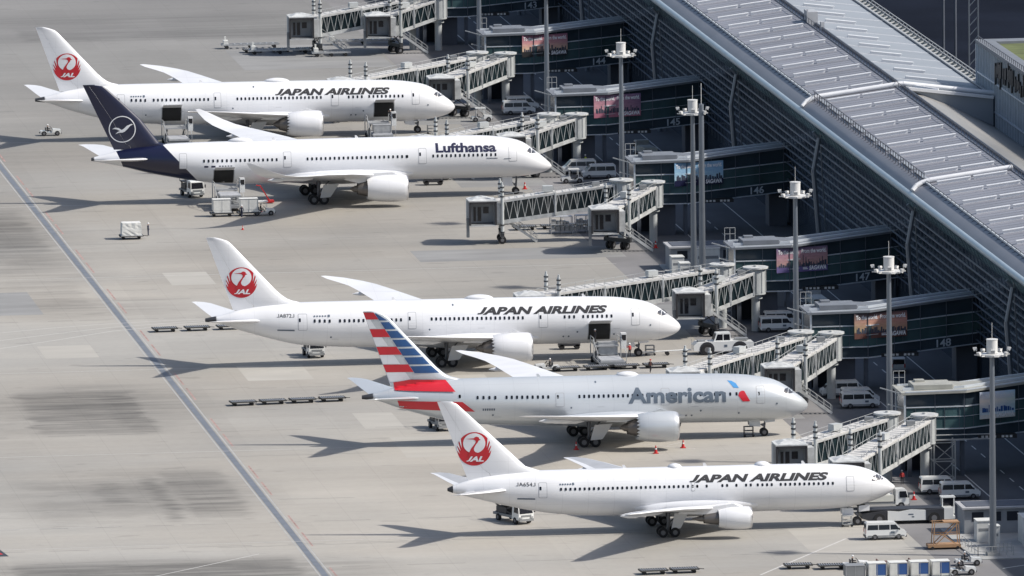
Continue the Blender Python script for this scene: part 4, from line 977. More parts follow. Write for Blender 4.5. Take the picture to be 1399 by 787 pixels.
text_on('title_lettering', 'JAPAN AIRLINES', -25.05, -8.3, 6.06, 5.93, .80, surf, 'title_black', t, bold=.05, shear=.3, off=.03)
text_on('registration', 'JA654 J', -45.75, -43.45, 6.1, 6.06, .46, surf, 'title_black', t, bold=0., off=.03)
decal('tail_small_print', [[(-45.6, 4.5), (-43.5, 4.45), (-43.5, 4.62), (-45.6, 4.67)]], surf, 'title_grey', t, off=.03)
decal('alliance_mark', [rrect(-40.6+k*.3, -40.42+k*.3, 6.15, 6.32, .03) for k in range(5)]+[rrect(-39.1, -38.85, 6.12, 6.4, .08)], surf, 'title_grey', t, off=.03)
crane_emblem(-50.5, 10.5, 2.02, fs, t)
sat_dome(t, 15.0, 17.0, 7.58); sat_dome(t, 25.6, 27.4, 7.62)
# ---- navy-tailed twin with curled wing tips
t = thing('airliner', (5.8, 171.3, 0), 'white airliner with navy tail carrying a circled bird emblem and curled wing tips', 'airliner')
fu = FUS['350']
ws = [(1.5, 20.2, 36.0, 3.0, 1.6), (3.0, 21.4, 35.9, 3.2, 1.5), (6.5, 23.8, 36.3, 3.85, 1.2), (10.5, 26.6, 36.9, 4.55, .95), (16, 30.4, 39.0, 5.4, .65), (22, 34.6, 41.2, 6.15, .45), (27, 38.1, 43.0, 6.65, .3), (28.8, 39.7, 43.9, 6.9, .24), (30.3, 41.6, 45.0, 7.3, .18), (31.4, 43.4, 46.0, 7.95, .13), (32.1, 45.2, 46.8, 8.8, .08), (32.35, 46.6, 47.2, 9.4, .04)]
hs = [(.3, 56.6, 63.6, 6.35, .62), (1.6, 57.6, 63.7, 6.5, .56), (5, 60.2, 64.7, 6.9, .36), (8.6, 62.9, 65.9, 7.4, .2), (9.2, 63.8, 66.2, 7.46, .12), (9.5, 65.2, 66.5, 7.5, .05)]
fle = [(6.3, 53.9), (8.3, 54.3), (8.6, 55.9), (12.11, 58.63), (14.72, 61.37), (16.5, 63.3), (16.87, 63.88), (17.04, 65.0)]; fte = [(6.3, 61.9), (7.8, 62.39), (17.1, 66.7)]
surf, fs = common(t, fu, 'airliner_white', ws, 'wing_grey', hs, fle, fte, [(6.3, 1.1), (9, 1.0), (17.1, .4)], 'navy_paint', (21.95, 10.5, 2.64, 1.92, 5.8, 8.2), False, 65, fus_m='white_navy', belly=(18.5, 41))
exhaust_tip(t, fu, 65.2)
for s in (-1, 1): main_gear(34.0, s*5.3, 3.3, .68, t); gear_door(t, 32.4, s*6.4)
g, mbd = nose_gear(5.2, t, 2.55); mbd.build('nose_gear_door', 'airliner_white', g)
cockpit([[(-3.9, 6.25), (-3.45, 6.62), (-3.0, 6.68), (-3.2, 5.95)]], surf, t); cockpit([[(-3.12, 5.95), (-2.92, 6.62), (-2.6, 6.55), (-2.2, 5.98)]], surf, t)
windows([(49.9, 39.6, 6.2, 6.15, .63), (35.2, 21.1, 6.14, 6.12, .64), (21.0, 21.0, 6.12, 6.12, .6), (17.3, 8.4, 6.10, 6.06, .64)], surf, t)
for a in ((19.4, 18.25, 5.0, 7.2, 1), (38.65, 37.5, 5.0, 7.2, 1), (53.4, 52.3, 5.1, 7.3, 0), (6.5, 5.3, 5.0, 7.1, 0)): door(*a[:4], surf, t, 'airliner_white', a[4])
text_on('title_lettering', 'Lufthansa', -16.9, -8.25, 6.62, 6.52, 1.22, surf, 'title_navy', t, bold=.035, off=.03)
decal('flag_marks', [rrect(-49.9, -49.3, 5.25, 5.5, .02), rrect(-48.9, -48.3, 5.25, 5.5, .02)]+[rrect(-47.8+k*.4, -47.55+k*.4, 5.27, 5.5, .02) for k in range(5)], surf, 'title_navy', t, off=.03)
decal('nose_small_print', [[(-9.7, 5.55), (-8.1, 5.5), (-8.1, 5.6), (-9.7, 5.65)], [(-7.2, 5.4), (-6.2, 5.38), (-6.2, 5.46), (-7.2, 5.48)]], surf, 'title_grey', t, off=.03)
cx, cz, R = -61.2, 10.72, 1.9
ring = []
for k in range(40):
    a0, a1 = 2*PI*k/40, 2*PI*(k+1)/40; ring.append([(cx+R*math.cos(a0), cz+R*math.sin(a0)), (cx+R*math.cos(a1), cz+R*math.sin(a1)), (cx+R*.93*math.cos(a1), cz+R*.93*math.sin(a1)), (cx+R*.93*math.cos(a0), cz+R*.93*math.sin(a0))])
em = decal('circle_emblem', ring, fs, 'airliner_white', t, off=.03)
bird = [(-.82, .10), (-.45, .12), (-.2, -.02), (.05, .0), (.3, .18), (.82, .34), (.55, .12), (.3, -.08), (.05, -.24), (-.12, -.34), (-.3, -.62), (-.42, -.62), (-.28, -.34), (-.3, -.18), (-.5, -.05)]
bird = [(-.88, .02), (-.60, .16), (-.30, .10), (-.05, -.06), (.10, .02), (.40, .30), (.80, .46), (.95, .42), (.70, .30), (.46, .02), (.20, -.22), (.0, -.30), (-.30, -.30), (-.62, -.44), (-.40, -.24), (-.20, -.16), (-.42, -.02), (-.66, .02)]
decal('bird_figure', [[(cx+x*R*.85, cz+z*R*.85) for x, z in bird]], fs, 'airliner_white', em, off=.03)
sat_dome(t, 46.2, 42.7, 8.65); cargo_open(48.5, 45.7, 2.85, 4.85, surf, t)
# ================================================================== passenger bridges
def bridge(R, Cb, label, zr=5.2, zc=3.2, grp='passenger boarding bridges', stairs=True, gt=None, secs=2, cabrot=0.):
    """R rotunda centre, Cb centre of the cab's open face; zr, zc floor heights"""
    t = thing('boarding_bridge', (R[0], R[1], 0), label, 'boarding bridge', grp)
    ox, oy = R
    if gt is None: gt = .93 if ox < 10 else .80
    def B(mb, name, m, sm=None, par=None): mb.v = [(x-ox, y-oy, z) for x, y, z in mb.v]; return mb.build(name, m, par or t, sm)
    H = 3.0
    # rotunda
    mb = MB(); mb.tube((ox, oy, zr-.3), (ox, oy, zr+H+.1), 1.35, 20); 
    rot = B(mb, 'rotunda', 'bridge_panel', 40)
    mb = MB(); mb.tube((ox, oy, zr+H+.1), (ox, oy, zr+H+.3), 1.7, 20); mb.tube((ox, oy, zr+H+.3), (ox, oy, zr+H+.5), .25, 8); B(mb, 'rotunda_roof', 'bridge_white', 40, rot)
    mb = MB()
    for k in range(12):
        a = 2*PI*k/12; mb.bar((ox+1.37*math.cos(a), oy+1.37*math.sin(a), zr), (ox+1.37*math.cos(a), oy+1.37*math.sin(a), zr+H), .1)
    B(mb, 'rotunda_ribs', 'bridge_white', None, rot)
    mb = MB(); mb.tube((ox, oy, 0), (ox, oy, zr-.3), .55, 14); mb.tube((ox, oy, zr-.9), (ox, oy, zr-.3), .9, 14); B(mb, 'rotunda_column', 'bridge_panel', 40)
    # cab sits behind its open face; tunnel runs rotunda -> cab centre
    cx, cy = Cb[0], Cb[1]+2.6
    d = Vector((cx-ox, cy-oy, 0)); L = d.length; d.normalize(); a = Vector((-d.y, d.x, 0))
    def P(s, w_, z): return (ox+d.x*s+a.x*w_, oy+d.y*s+a.y*w_, z)
    s0, s1 = 1.0, L-1.7
    def fz(s): return lerp(zr, zc, (s-s0)/(s1-s0))
    cuts = [s0]+[lerp(s0, s1, k/secs) for k in range(1, secs)]+[s1]
    for k in range(secs):
        sa, sb = cuts[k]-.3*(k > 0), cuts[k+1]; W = 1.30+.13*k; hh = H-.30+.14*k
        def boxs(sa, sb, w0, w1, za, zb):
            mb_ = MB(); vs = [P(s, w_, fz(s)+z) for s in (sa, sb) for w_, z in ((w0, za), (w1, za), (w1, zb), (w0, zb))]; return vs
        mb = MB(); mb.loft([boxs(sa, sa, -W+.12, W-.12, .1, hh-.1)[:4], boxs(sb, sb, -W+.12, W-.12, .1, hh-.1)[:4]]); tn = B(mb, 'tunnel', 'bridge_glass')
        mb = MB(); mb.loft([boxs(sa, sa, -W-.06, W+.06, hh-.12, hh+.06)[:4], boxs(sb, sb, -W-.06, W+.06, hh-.12, hh+.06)[:4]]); B(mb, 'tunnel_roof', 'bridge_roof', None, tn)
        mb = MB(); mb.loft([boxs(sa, sa, -W-.02, W+.02, -.42, .12)[:4], boxs(sb, sb, -W-.02, W+.02, -.42, .12)[:4]]); B(mb, 'floor_beam', 'bridge_white', None, tn)
        mb = MB()
        n = max(3, int((sb-sa)/1.05))
        for w_ in (-W, W):
            for i in range(n):
                u0 = lerp(sa+.1, sb-.1, i/n); u1 = lerp(sa+.1, sb-.1, (i+1)/n); um = (u0+u1)/2
                mb.bar(P(u0, w_, fz(u0)+.1), P(um, w_, fz(um)+hh-.1), .065); mb.bar(P(um, w_, fz(um)+hh-.1), P(u1, w_, fz(u1)+.1), .065)
                if i % 2: mb.bar(P(u0, w_, fz(u0)+.1), P(u0, w_, fz(u0)+hh-.1), .06)
            for u in (sa+.1, sb-.1): mb.bar(P(u, w_, fz(u)-.2), P(u, w_, fz(u)+hh), .22)
            mb.bar(P(sa, w_, fz(sa)+hh-.2), P(sb, w_, fz(sb)+hh-.2), .14)
        B(mb, 'side_truss', 'bridge_white', None, tn)
        mb = MB()
        for w_ in (-W+.15, W-.15):
            n = int((sb-sa)/1.3)
            for i in range(n+1): u = lerp(sa+.2, sb-.2, i/n); mb.bar(P(u, w_, fz(u)+hh), P(u, w_, fz(u)+hh+.55), .05)
            mb.bar(P(sa+.2, w_, fz(sa)+hh+.55), P(sb-.2, w_, fz(sb)+hh+.55), .05)
        n = int((sb-sa)/.9)
        for i in range(n): u = lerp(sa+.3, sb-.3, i/max(1, n-1)); mb.bar(P(u, -W+.25, fz(u)+hh+.07), P(u, W-.25, fz(u)+hh+.07), .10, .05)
        B(mb, 'roof_rail', 'rail_light', None, tn)
    mb = MB(); u = cuts[1]+.8; mb.box(-.7, .7, -.5, .5, 0, .8); mb.xf(Matrix.Translation(P(u, 0, fz(u)+H)) @ Matrix.Rotation(math.atan2(d.y, d.x), 4, 'Z')); B(mb, 'roof_cooling_unit', 'bridge_panel')
    mb = MB(); u = lerp(cuts[0], cuts[1], .3); mb.box(-.5, .5, -.45, .45, 0, .6); mb.xf(Matrix.Translation(P(u, 0, fz(u)+H-.25))); B(mb, 'roof_cooling_unit', 'vehicle_grey')
    # wheeled lift legs
    gs = lerp(s0, s1, gt); gz = fz(gs)
    mb = MB()
    for w_ in (-1.95, 1.95): mb.tube(P(gs, w_, 1.0), P(gs, w_, gz+H+2.1), .24, 12); mb.tube(P(gs, w_, gz+H+1.9), P(gs, w_, gz+H+2.5), .14, 8)
    for w_ in (-1.95, 1.95):
        for zz in (1.6, 2.6, gz+H+.4, gz+H+1.1, gz+H+1.7): mb.tube(P(gs, w_, zz), P(gs, w_, zz+.18), .31, 12, mi=1)
    B(mb, 'lift_column', ['bridge_panel', 'dark_metal'], 40)
    mb = MB(); mb.bar(P(gs, -2.2, 1.3), P(gs, 2.2, 1.3), .5, .5); mb.bar(P(gs, -2.0, gz-.35), P(gs, 2.0, gz-.35), .35, .4); mb.bar(P(gs, -1.2, 1.3), P(gs, -1.2, .7), .5); mb.bar(P(gs, 1.2, 1.3), P(gs, 1.2, .7), .5)
    mb.bar(P(gs, -1.9, 1.5), P(gs, 1.9, gz-.4), .1); mb.bar(P(gs, 1.9, 1.5), P(gs, -1.9, gz-.4), .1)
    B(mb, 'lift_frame', 'dark_metal')
    for w_ in (-1.2, 1.2):
        for q in (-.35, .35):
            p = Vector(P(gs, w_+q, .55)); mb = MB(); mb.tube(p-a*.14, p+a*.14, .55, 16, mi=0); mb.tube(p-a*.16, p+a*.16, .25, 10, mi=1); B(mb, 'wheel', ['tyre', 'hub'], 40)
    # cab: round link, body, open face, canopy roof
    mb = MB(); mb.tube((cx, cy+1.9, zc-.3), (cx, cy+1.9, zc+2.75), 1.75, 18); B(mb, 'cab_turntable', 'bridge_panel', 40)
    ca, sa_ = math.cos(cabrot), math.sin(cabrot)
    def XC(mb): return mb.xf(Matrix.Translation((cx, cy, 0)) @ Matrix.Rotation(cabrot, 4, 'Z') @ Matrix.Translation((-cx, -cy, 0)))
    w_ = 1.75; y0 = Cb[1]
    mb = MB(); mb.box(cx-w_, cx-w_+.12, y0, cy+.6, zc-.1, zc+3.0); mb.box(cx+w_-.12, cx+w_, y0, cy+.6, zc-.1, zc+3.0); mb.box(cx-w_, cx+w_, y0-.1, cy+.8, zc-.25, zc-.1); mb.box(cx-w_, cx+w_, y0+.5, cy+.6, zc+2.85, zc+3.0); mb.box(cx-w_, cx+w_, y0+1.1, y0+1.2, zc, zc+2.9)
    cab = B(XC(mb), 'cab', 'cab_inside')
    mb = MB(); 
    for px_, ww in ((-1.0, .34), (-.35, .5), (.55, .75)): mb.box(cx+px_-ww/2, cx+px_+ww/2, y0+1.03, y0+1.09, zc+(.25 if px_ < .5 else 1.3), zc+2.2)
    B(XC(mb), 'cab_inner_window', 'window_dark', None, cab)
    mb = MB()
    for x in (cx-w_-.05, cx+w_+.05): mb.bar((x, y0-.1, zc-.2), (x, y0-.1, zc+3.0), .24, .3)
    mb.bar((cx-w_, y0-.1, zc+2.9), (cx+w_, y0-.1, zc+2.9), .3, .26); B(XC(mb), 'canopy_frame', 'cloth_dark', None, cab)
    mb = MB(); mb.bar((cx-w_-.1, y0-.22, zc-.28), (cx+w_+.1, y0-.22, zc-.28), .18, .14); B(XC(mb), 'bumper', 'bridge_white', None, cab)
    P8 = [(cx-1.95, y0-.2), (cx+1.95, y0-.2), (cx+1.95, cy+.8), (cx+1.2, cy+1.9), (cx-1.2, cy+1.9), (cx-1.95, cy+.8)]
    mb = MB(); mb.prism(P8, zc+3.05, zc+3.2); mb.loft([[(lerp(cx, x, .8), lerp(cy, y, .8), zc+3.2) for x, y in P8], [(lerp(cx, x, .35), lerp(cy, y, .35), zc+3.5) for x, y in P8]]); mb.box(cx-.15, cx+.15, cy-.3, cy, zc+3.5, zc+3.62)
    B(XC(mb), 'cab_roof', 'bridge_white', None, cab)
    mb = MB(); mb.box(cx+w_+.02, cx+w_+1.1, y0+.6, cy+.9, zc-.1, zc+2.7); B(XC(mb), 'side_cabin', 'bridge_white', None, cab)
    mb = MB(); mb.box(cx+w_+.15, cx+w_+.95, y0+.9, y0+.95, zc+.2, zc+2.4); mb.box(cx-w_-.5, cx-w_-.1, y0+.2, y0+.5, zc-1.9, zc+.8); B(XC(mb), 'control_locker', 'vehicle_grey', None, cab)
    # service stair down to the ground on the terminal side
    if stairs:
        sx, sy = P(gs+.9, -1.6, 0)[:2]; sx += 1.3; sy = min(sy, cy-.3); zt = gz-.1; run = zt*1.3
        mb = MB(); mb.box(sx-1.4, sx+.5, sy-.7, sy+.9, zt-.15, zt); mb.box(sx-1.4, sx+.4, sy-.8, sy-.70, zt-.5, zt+1.05); B(mb, 'stair_landing', 'bridge_white')
        mb = MB()
        for yy in (sy-.5, sy+.5): mb.bar((sx+.4, yy, zt-.1), (sx+.4+run, yy, .1), .14, .32)
        for k in range(14): u = k/14; mb.box(sx+.4+run*u, sx+.62+run*u, sy-.5, sy+.5, zt*(1-u)-.18, zt*(1-u)-.12)
        st = B(mb, 'service_stair', 'bridge_white')
        mb = MB()
        for yy in (sy-.55, sy+.55):
            mb.bar((sx+.4, yy, zt+1.0), (sx+.4+run, yy, 1.1), .06); mb.bar((sx+.4, yy, zt+.5), (sx+.4+run, yy, .6), .05)
            for k in range(6): u = k/5; mb.bar((sx+.4+run*u, yy, zt*(1-u)), (sx+.4+run*u, yy, zt*(1-u)+1.05), .05)
        B(mb, 'stair_rail', 'bridge_white', None, st)
    return t
BR = [((8.7, 352), (-9.2, 347), 'long boarding bridge with open cab on the empty farthest stand', dict(zc=2.9)),
      ((12.5, 350.5), (2.4, 344.5), 'short boarding bridge with open cab on the empty farthest stand', dict(zc=3.1)),
      ((8.6, 273.9), (-13.5, 259), 'long boarding bridge behind the nose of the farthest crane-tailed jet', dict(zc=3.2)),
      ((12.6, 272.0), (1.4, 259.5), 'short boarding bridge beside the nose of the farthest crane-tailed jet', dict(zc=3.2)),
      ((8.7, 195.3), (-10.3, 187), 'long boarding bridge behind the fuselage of the navy-tailed jet', dict(zc=3.1)),
      ((12.6, 194.4), (2.2, 186.5), 'short boarding bridge above the nose of the navy-tailed jet', dict(zc=3.2)),
      ((8.2, 117.5), (-11.3, 116.0), 'long boarding bridge with open cab on the empty middle stand', dict(zc=3.0)),
      ((12.2, 114.5), (3.9, 103.0), 'short boarding bridge with open cab on the empty middle stand', dict(zc=3.1)),
      ((8.7, 26.0), (-18.2, 15.0), 'long boarding bridge behind the fuselage of the jet registered JA872J', dict(zc=3.2, secs=3)),
      ((12.5, 22.0), (2.8, 15.0), 'short boarding bridge in front of the nose of the jet registered JA872J', dict(zc=3.1)),
      ((8.8, -41.1), (-9.0, -61.0), 'long boarding bridge behind the fuselage of the silver jet', dict(zc=3.3)),
      ((12.4, -42.8), (3.4, -58.5), 'short boarding bridge in front of the nose of the silver jet', dict(zc=3.2)),
      ((7.9, -115.7), (-5.7, -127.5), 'long boarding bridge whose cab shows behind the lettering of the jet registered JA654J', dict(zc=3.4)),
      ((12.1, -118.0), (-.6, -139.2), 'longest sloping boarding bridge at the nose of the nearest jet, beside the scaffold tower', dict(zc=2.9, stairs=False))]
for R, Cb, lab, kw in BR: bridge(R, Cb, lab, **kw)
# scaffold tower under the nearest rotunda
t = thing('scaffold_tower', (14.8, -115.5, 0), 'white cross-braced scaffold tower under the nearest gate corridor', 'scaffold')
mb = MB()
for x in (-1.3, 1.3):
    for y in (-1, 1): mb.bar((x, y, 0), (x, y, 5.0), .16)
for z in (0.2, 2.4, 4.7):
    for y in (-1, 1): mb.bar((-1.3, y, z), (1.3, y, z), .13)
    for x in (-1.3, 1.3): mb.bar((x, -1, z), (x, 1, z), .13)
mb.build('frame', 'rail_light', t); mb = MB()
for z in (.2, 2.4):
    mb.bar((-1.3, -1, z), (1.3, -1, z+2.2), .09); mb.bar((1.3, -1, z), (-1.3, -1, z+2.2), .09)
mb.build('cross_brace', 'rail_light', t)
mb = MB(); mb.box(-2.4, 6, -1.2, -.9, 5.0, 5.12); mb.box(-2.4, 6, -1.2, -.9, 5.6, 5.68); mb.build('top_rail', 'rail_light', t)

# ================================================================== floodlight masts
def flood_mast(y, label, x=10.5):
    t = thing('floodlight_mast', (x, y, 0), label, 'floodlight mast', 'floodlight masts along the terminal front')
    mb = MB(); mb.tube((0, 0, 0), (0, 0, 12), .42, 14, .36); mb.tube((0, 0, 12), (0, 0, 23.6), .36, 14, .27); mb.build('pole', 'mast_grey', t, 40)
    mb = MB(); mb.tube((0, 0, 24.0), (0, 0, 25.6), .66, 20); mb.tube((0, 0, 25.6), (0, 0, 25.68), .70, 20); mb.build('head_drum', 'mast_head', t, 40)
    mb = MB(); mb.tube((0, 0, 25.68), (0, 0, 27.6), .03, 6); mb.build('lightning_rod', 'mast_head', t)
    mb = MB(); mb.tube((0, 0, 23.7), (0, 0, 23.95), 1.5, 18); 
    for k in range(8): aa = 2*PI*k/8; mb.bar((0, 0, 23.8), (2.1*math.cos(aa), 2.1*math.sin(aa), 23.85), .12)
    mb.build('lamp_ring', 'mast_head', t, 40)
    first = None
    for k in range(7):
        aa = PI*.62+k*PI*.28; rr = 1.9
        if first is None:
            mb = MB(); mb.loft([[(-.24, -.3, .32), (.24, -.3, .32), (.24, -.22, -.12), (-.24, -.22, -.12)], [(-.16, .1, .26), (.16, .1, .26), (.16, .1, .0), (-.16, .1, .0)]]); mb.bar((0, 0, -.2), (0, .1, .1), .1)
            first = mb.build('floodlight', 'mast_head', t); o = first
        else: o = first.copy(); COL.objects.link(o); o.parent = t
        o.location = (rr*math.cos(aa), rr*math.sin(aa), 24.05+(.35 if k % 2 else 0)); o.rotation_euler = (.25, 0, aa+PI/2)
    mb = MB(); mb.box(-.75, .75, -.75, .75, 0, .5); mb.build('plinth', 'concrete_kerb', t)
for y, lab in ((-177.3, 'floodlight mast with its foot on the kerb island beside the grey hut'), (-101.3, 'second nearest floodlight mast, crossing the orange and teal billboard'), (-26.1, 'floodlight mast crossing the purple dusk billboard, rising behind the silver jet\'s bridges'), (64.4, 'floodlight mast with full head paired with a bare pole, beside the blue billboard'), (133.1, 'floodlight mast crossing the pink billboard, rising behind the empty stand\'s bridges'), (210.5, 'floodlight mast crossing the sunset red billboard, head above the photo'), (286, 'farthest floodlight mast beside the corridor numbered 144, head above the photo')): flood_mast(y, lab)
t = thing('bare_pole', (11.5, 63.2, 0), 'thick bare grey pole standing right beside a floodlight mast', 'pole')
mb = MB(); mb.tube((0, 0, 0), (0, 0, 25.2), .46, 14, .34); mb.build('shaft', 'mast_grey', t, 40); mb = MB(); mb.tube((0, 0, 25.2), (0, 0, 28), .05, 6); mb.build('lightning_rod', 'mast_head', t)

# ================================================================== vehicles
def vwheels(t, spots, r, wd, side_y):
    first = None
    for x in spots:
        for s in (-1, 1):
            if first is None: mb = MB(); wheel(mb, 0, 0, 0, r, wd); first = mb.build('wheel', ['tyre', 'hub'], t, 40); o = first
            else: o = first.copy(); COL.objects.link(o); o.parent = t
            o.location = (x, s*side_y, r)
def make_van(name='van', body='vehicle_white'):
    t = thing(name, (0, 0, 0), 'x', 'van', 'white crew vans parked by the gates')
    Pb = [(2.35, .38, .92), (2.42, .62, .95), (2.38, .95, .95), (1.95, 1.18, .93), (1.2, 1.98, .80), (.95, 2.06, .78), (-2.2, 2.08, .80), (-2.36, 1.95, .82), (-2.4, 1.1, .94), (-2.42, .5, .94), (-2.36, .35, .92)]
    mb = MB(); mb.taper(Pb, 1); mb.build('body', body, t, 28)
    def hw(z): return interp([(.3, .92), (1.1, .94), (2.06, .79)], z)
    for s in (-1, 1):
        for x0, x1, x2, x3 in ((-2.25, -.95, -.95, -2.15), (-.88, .42, .42, -.88), (.52, 1.62, 1.18, .52)):
            mb = MB(); mb.add([(x0, s*(hw(1.22)+.012), 1.22), (x1, s*(hw(1.22)+.012), 1.22), (x2, s*(hw(1.8)+.012), 1.8), (x3, s*(hw(1.8)+.012), 1.8)], [(0, 1, 2, 3)]); mb.build('side_window', 'window_dark', t)
        mb = MB(); mb.box(-2.2, 2.2, s*.952-.008, s*.952+.008, .42, .56); mb.build('sill_strip', 'vehicle_grey', t)
        mb = MB(); mb.box(2.3, 2.44, s*.72-.16, s*.72+.16, .74, .95); mb.build('headlight', 'container_silver', t)
        mb = MB(); mb.box(-2.44, -2.38, s*.8-.08, s*.8+.08, .8, 1.3); mb.build('tail_light', 'signal_red', t)
        mb = MB(); mb.box(1.5, 1.62, s*1.08-.09, s*1.08+.09, 1.2, 1.42); mb.build('wing_mirror', 'vehicle_dark', t)
    mb = MB(); mb.add([(1.94, -.82, 1.22), (1.94, .82, 1.22), (1.26, .68, 1.93), (1.26, -.68, 1.93)], [(0, 1, 2, 3)]); mb.xf(Matrix.Translation((.02, 0, .015))); mb.build('windscreen', 'window_dark', t)
    mb = MB(); mb.add([(-2.42, -.75, 1.25), (-2.42, .75, 1.25), (-2.385, .68, 1.85), (-2.385, -.68, 1.85)], [(0, 1, 2, 3)]); mb.build('rear_window', 'window_dark', t)
    for xa, xb in ((2.3, 2.47), (-2.48, -2.36)): mb = MB(); mb.box(xa, xb, -.9, .9, .3, .53); mb.build('bumper', 'vehicle_dark', t)
    mb = MB(); mb.box(.55, 1.0, -.99, -.955, .78, 1.02); mb.build('door_mark', 'title_grey', t)
    vwheels(t, (1.5, -1.35), .34, .24, .84)
    return t
vans = [((15.2, 20.7), 0, 'white van by a bridge stair below the corridor numbered 147'), ((14.6, -51.8), 0, 'front white van of the three below the corridor numbered 148, facing right'),
        ((15.2, -48.2), 0, 'middle white van of the three below the corridor numbered 148, mostly hidden'), ((13.6, -41.5), PI, 'rear white van of the three below the corridor numbered 148, facing left'),
        ((13.6, 265.2), 0, 'front white van of the pair near the farthest jet\'s nose'), ((14.8, 270.5), 0, 'rear white van of the pair near the farthest jet\'s nose'),
        ((14.6, 186.5), PI, 'front white van of the pair by the navy-tailed jet\'s nose, facing left'), ((12.6, 192.5), PI, 'rear white van of the pair by the navy-tailed jet\'s nose, facing left'),
        ((14.2, -131.2), 0, 'front white van of the pair by the nearest corridor'), ((12.5, -126.5), 0, 'rear white van of the pair by the nearest corridor'),
        ((.2, -161.6), 0, 'lone white van in the sun in front of the black and white tractor'), ((16.5, 25.5), 0, 'white van roof just showing behind the van below the corridor numbered 147'),
        ((26.3, 264), -.9, 'small pale van on the road behind the corridor numbered 145'), ((24.5, -20), 1.5, 'pale van in shade on the service road behind corridor 148')]
v0 = make_van()
for i, (p, rz, lab) in enumerate(vans):
    if i == 0: v0.location = (p[0], p[1], .012); v0.rotation_euler = (0, 0, rz); v0['label'] = lab
    else: dup(v0, (p[0], p[1], .012), rz, lab)
# baggage tractor with driver
def skin_person(pose, name='person'):
    """joints -> skinned continuous body"""
    J, E, Rr = pose
    me = bpy.data.meshes.new(name); me.from_pydata(J, E, []); o = bpy.data.objects.new(name, me); COL.objects.link(o)
    md = o.modifiers.new('s', 'SKIN'); me.skin_vertices[0].data[0].use_root = True
    for i, r in enumerate(Rr): me.skin_vertices[0].data[i].radius = r
    ms = o.modifiers.new('u', 'SUBSURF'); ms.levels = 1
    bpy.context.view_layer.update()
    m2 = bpy.data.meshes.new_from_object(o.evaluated_get(bpy.context.evaluated_depsgraph_get())); bpy.data.objects.remove(o); bpy.data.meshes.remove(me)
    m2.polygons.foreach_set('use_smooth', [True]*len(m2.polygons)); return m2
def pose(kind='stand', lean=0):
    # pelvis, chest, neck, head, arms, legs
    J = [(0, 0, .93), (0, 0, 1.15), (0, 0, 1.38), (.01, 0, 1.5), (.02, 0, 1.62), (.02, 0, 1.72)]
    Rr = [(.14, .12), (.13, .11), (.17, .11), (.055, .055), (.09, .085), (.075, .07)]
    E = [(0, 1), (1, 2), (2, 3), (3, 4), (4, 5)]
    def chain(root, pts, rr):
        p = root
        for q, r in zip(pts, rr): J.append(q); Rr.append((r, r)); E.append((p, len(J)-1)); p = len(J)-1
    if kind == 'walk': legs = [[(.02, .1, .86), (.16, .1, .50), (.10, .1, .09), (.26, .1, .05)], [(-.02, -.1, .86), (-.05, -.1, .48), (-.28, -.1, .14), (-.14, -.1, .05)]]
    elif kind == 'sit': legs = [[(.06, .11, .88), (.48, .12, .92), (.50, .12, .50), (.66, .12, .46)], [(.06, -.11, .88), (.48, -.12, .92), (.50, -.12, .50), (.66, -.12, .46)]]
    else: legs = [[(0, .1, .86), (.02, .11, .48), (0, .12, .09), (.15, .13, .05)], [(0, -.1, .86), (.02, -.11, .48), (0, -.12, .09), (.15, -.13, .05)]]
    for l in legs: chain(0, l, (.095, .065, .05, .04))
    if kind == 'sit': arms = [[(0, .2, 1.36), (.12, .26, 1.12), (.38, .18, 1.14), (.46, .16, 1.15)], [(0, -.2, 1.36), (.12, -.26, 1.12), (.38, -.18, 1.14), (.46, -.16, 1.15)]]
    elif kind == 'raise': arms = [[(0, .2, 1.38), (.1, .34, 1.16), (.2, .3, 1.40), (.16, .22, 1.55)], [(0, -.2, 1.38), (-.02, -.26, 1.1), (.06, -.27, .86), (.08, -.27, .78)]]
    else: arms = [[(0, .2, 1.38), (-.03, .26, 1.1), (.08, .27, .86), (.1, .27, .77)], [(0, -.2, 1.38), (.04, -.26, 1.1), (.16, -.26, .88), (.2, -.25, .8)]]
    for a_ in arms: chain(2, a_, (.06, .045, .035, .03))
    return J, E, Rr
PM = {}
def person(loc, rz, label, kind='stand', top='cloth_navy', legs='cloth_navy', hat='helmet_white', vest=None):
    if kind not in PM: PM[kind] = skin_person(pose(kind))
    me = PM[kind].copy(); me.materials.clear()
    for m in (top, legs, 'skin'): me.materials.append(MT[m])
    for p in me.polygons: z = p.center.z; p.material_index = 2 if z > 1.46 else (0 if z > .98 else 1)
    if kind == 'sit':
        for p in me.polygons: c = p.center; p.material_index = 2 if c.z > 1.46 else (0 if (c.z > 1.0) else 1)
    o = bpy.data.objects.new('person', me); COL.objects.link(o); o.location = loc; o.rotation_euler = (0, 0, rz); tag(o, label, 'person')
    mb = MB(); n = 12; mb.loft([[(.02+r*math.cos(2*PI*k/n), r*math.sin(2*PI*k/n), z) for k in range(n)] for z, r in ((1.66, .128), (1.72, .125), (1.78, .10), (1.81, .04))]); mb.box(.1, .19, -.08, .08, 1.66, 1.68); mb.build('helmet', hat, o, 50)
    mb = MB(); mb.box(.09, .12, -.045, -.02, 1.63, 1.645); mb.box(.09, .12, .02, .045, 1.63, 1.645); mb.build('eyes', 'cloth_dark', o)
    if vest:
        mb = MB(); mb.loft([[(sx_*math.cos(2*PI*k/n), sy_*math.sin(2*PI*k/n), z) for k in range(n)] for z, sx_, sy_ in ((.95, .155, .17), (1.15, .145, .165), (1.36, .145, .20), (1.43, .1, .15))]); mb.build('vest', vest, o, 50)
    return o
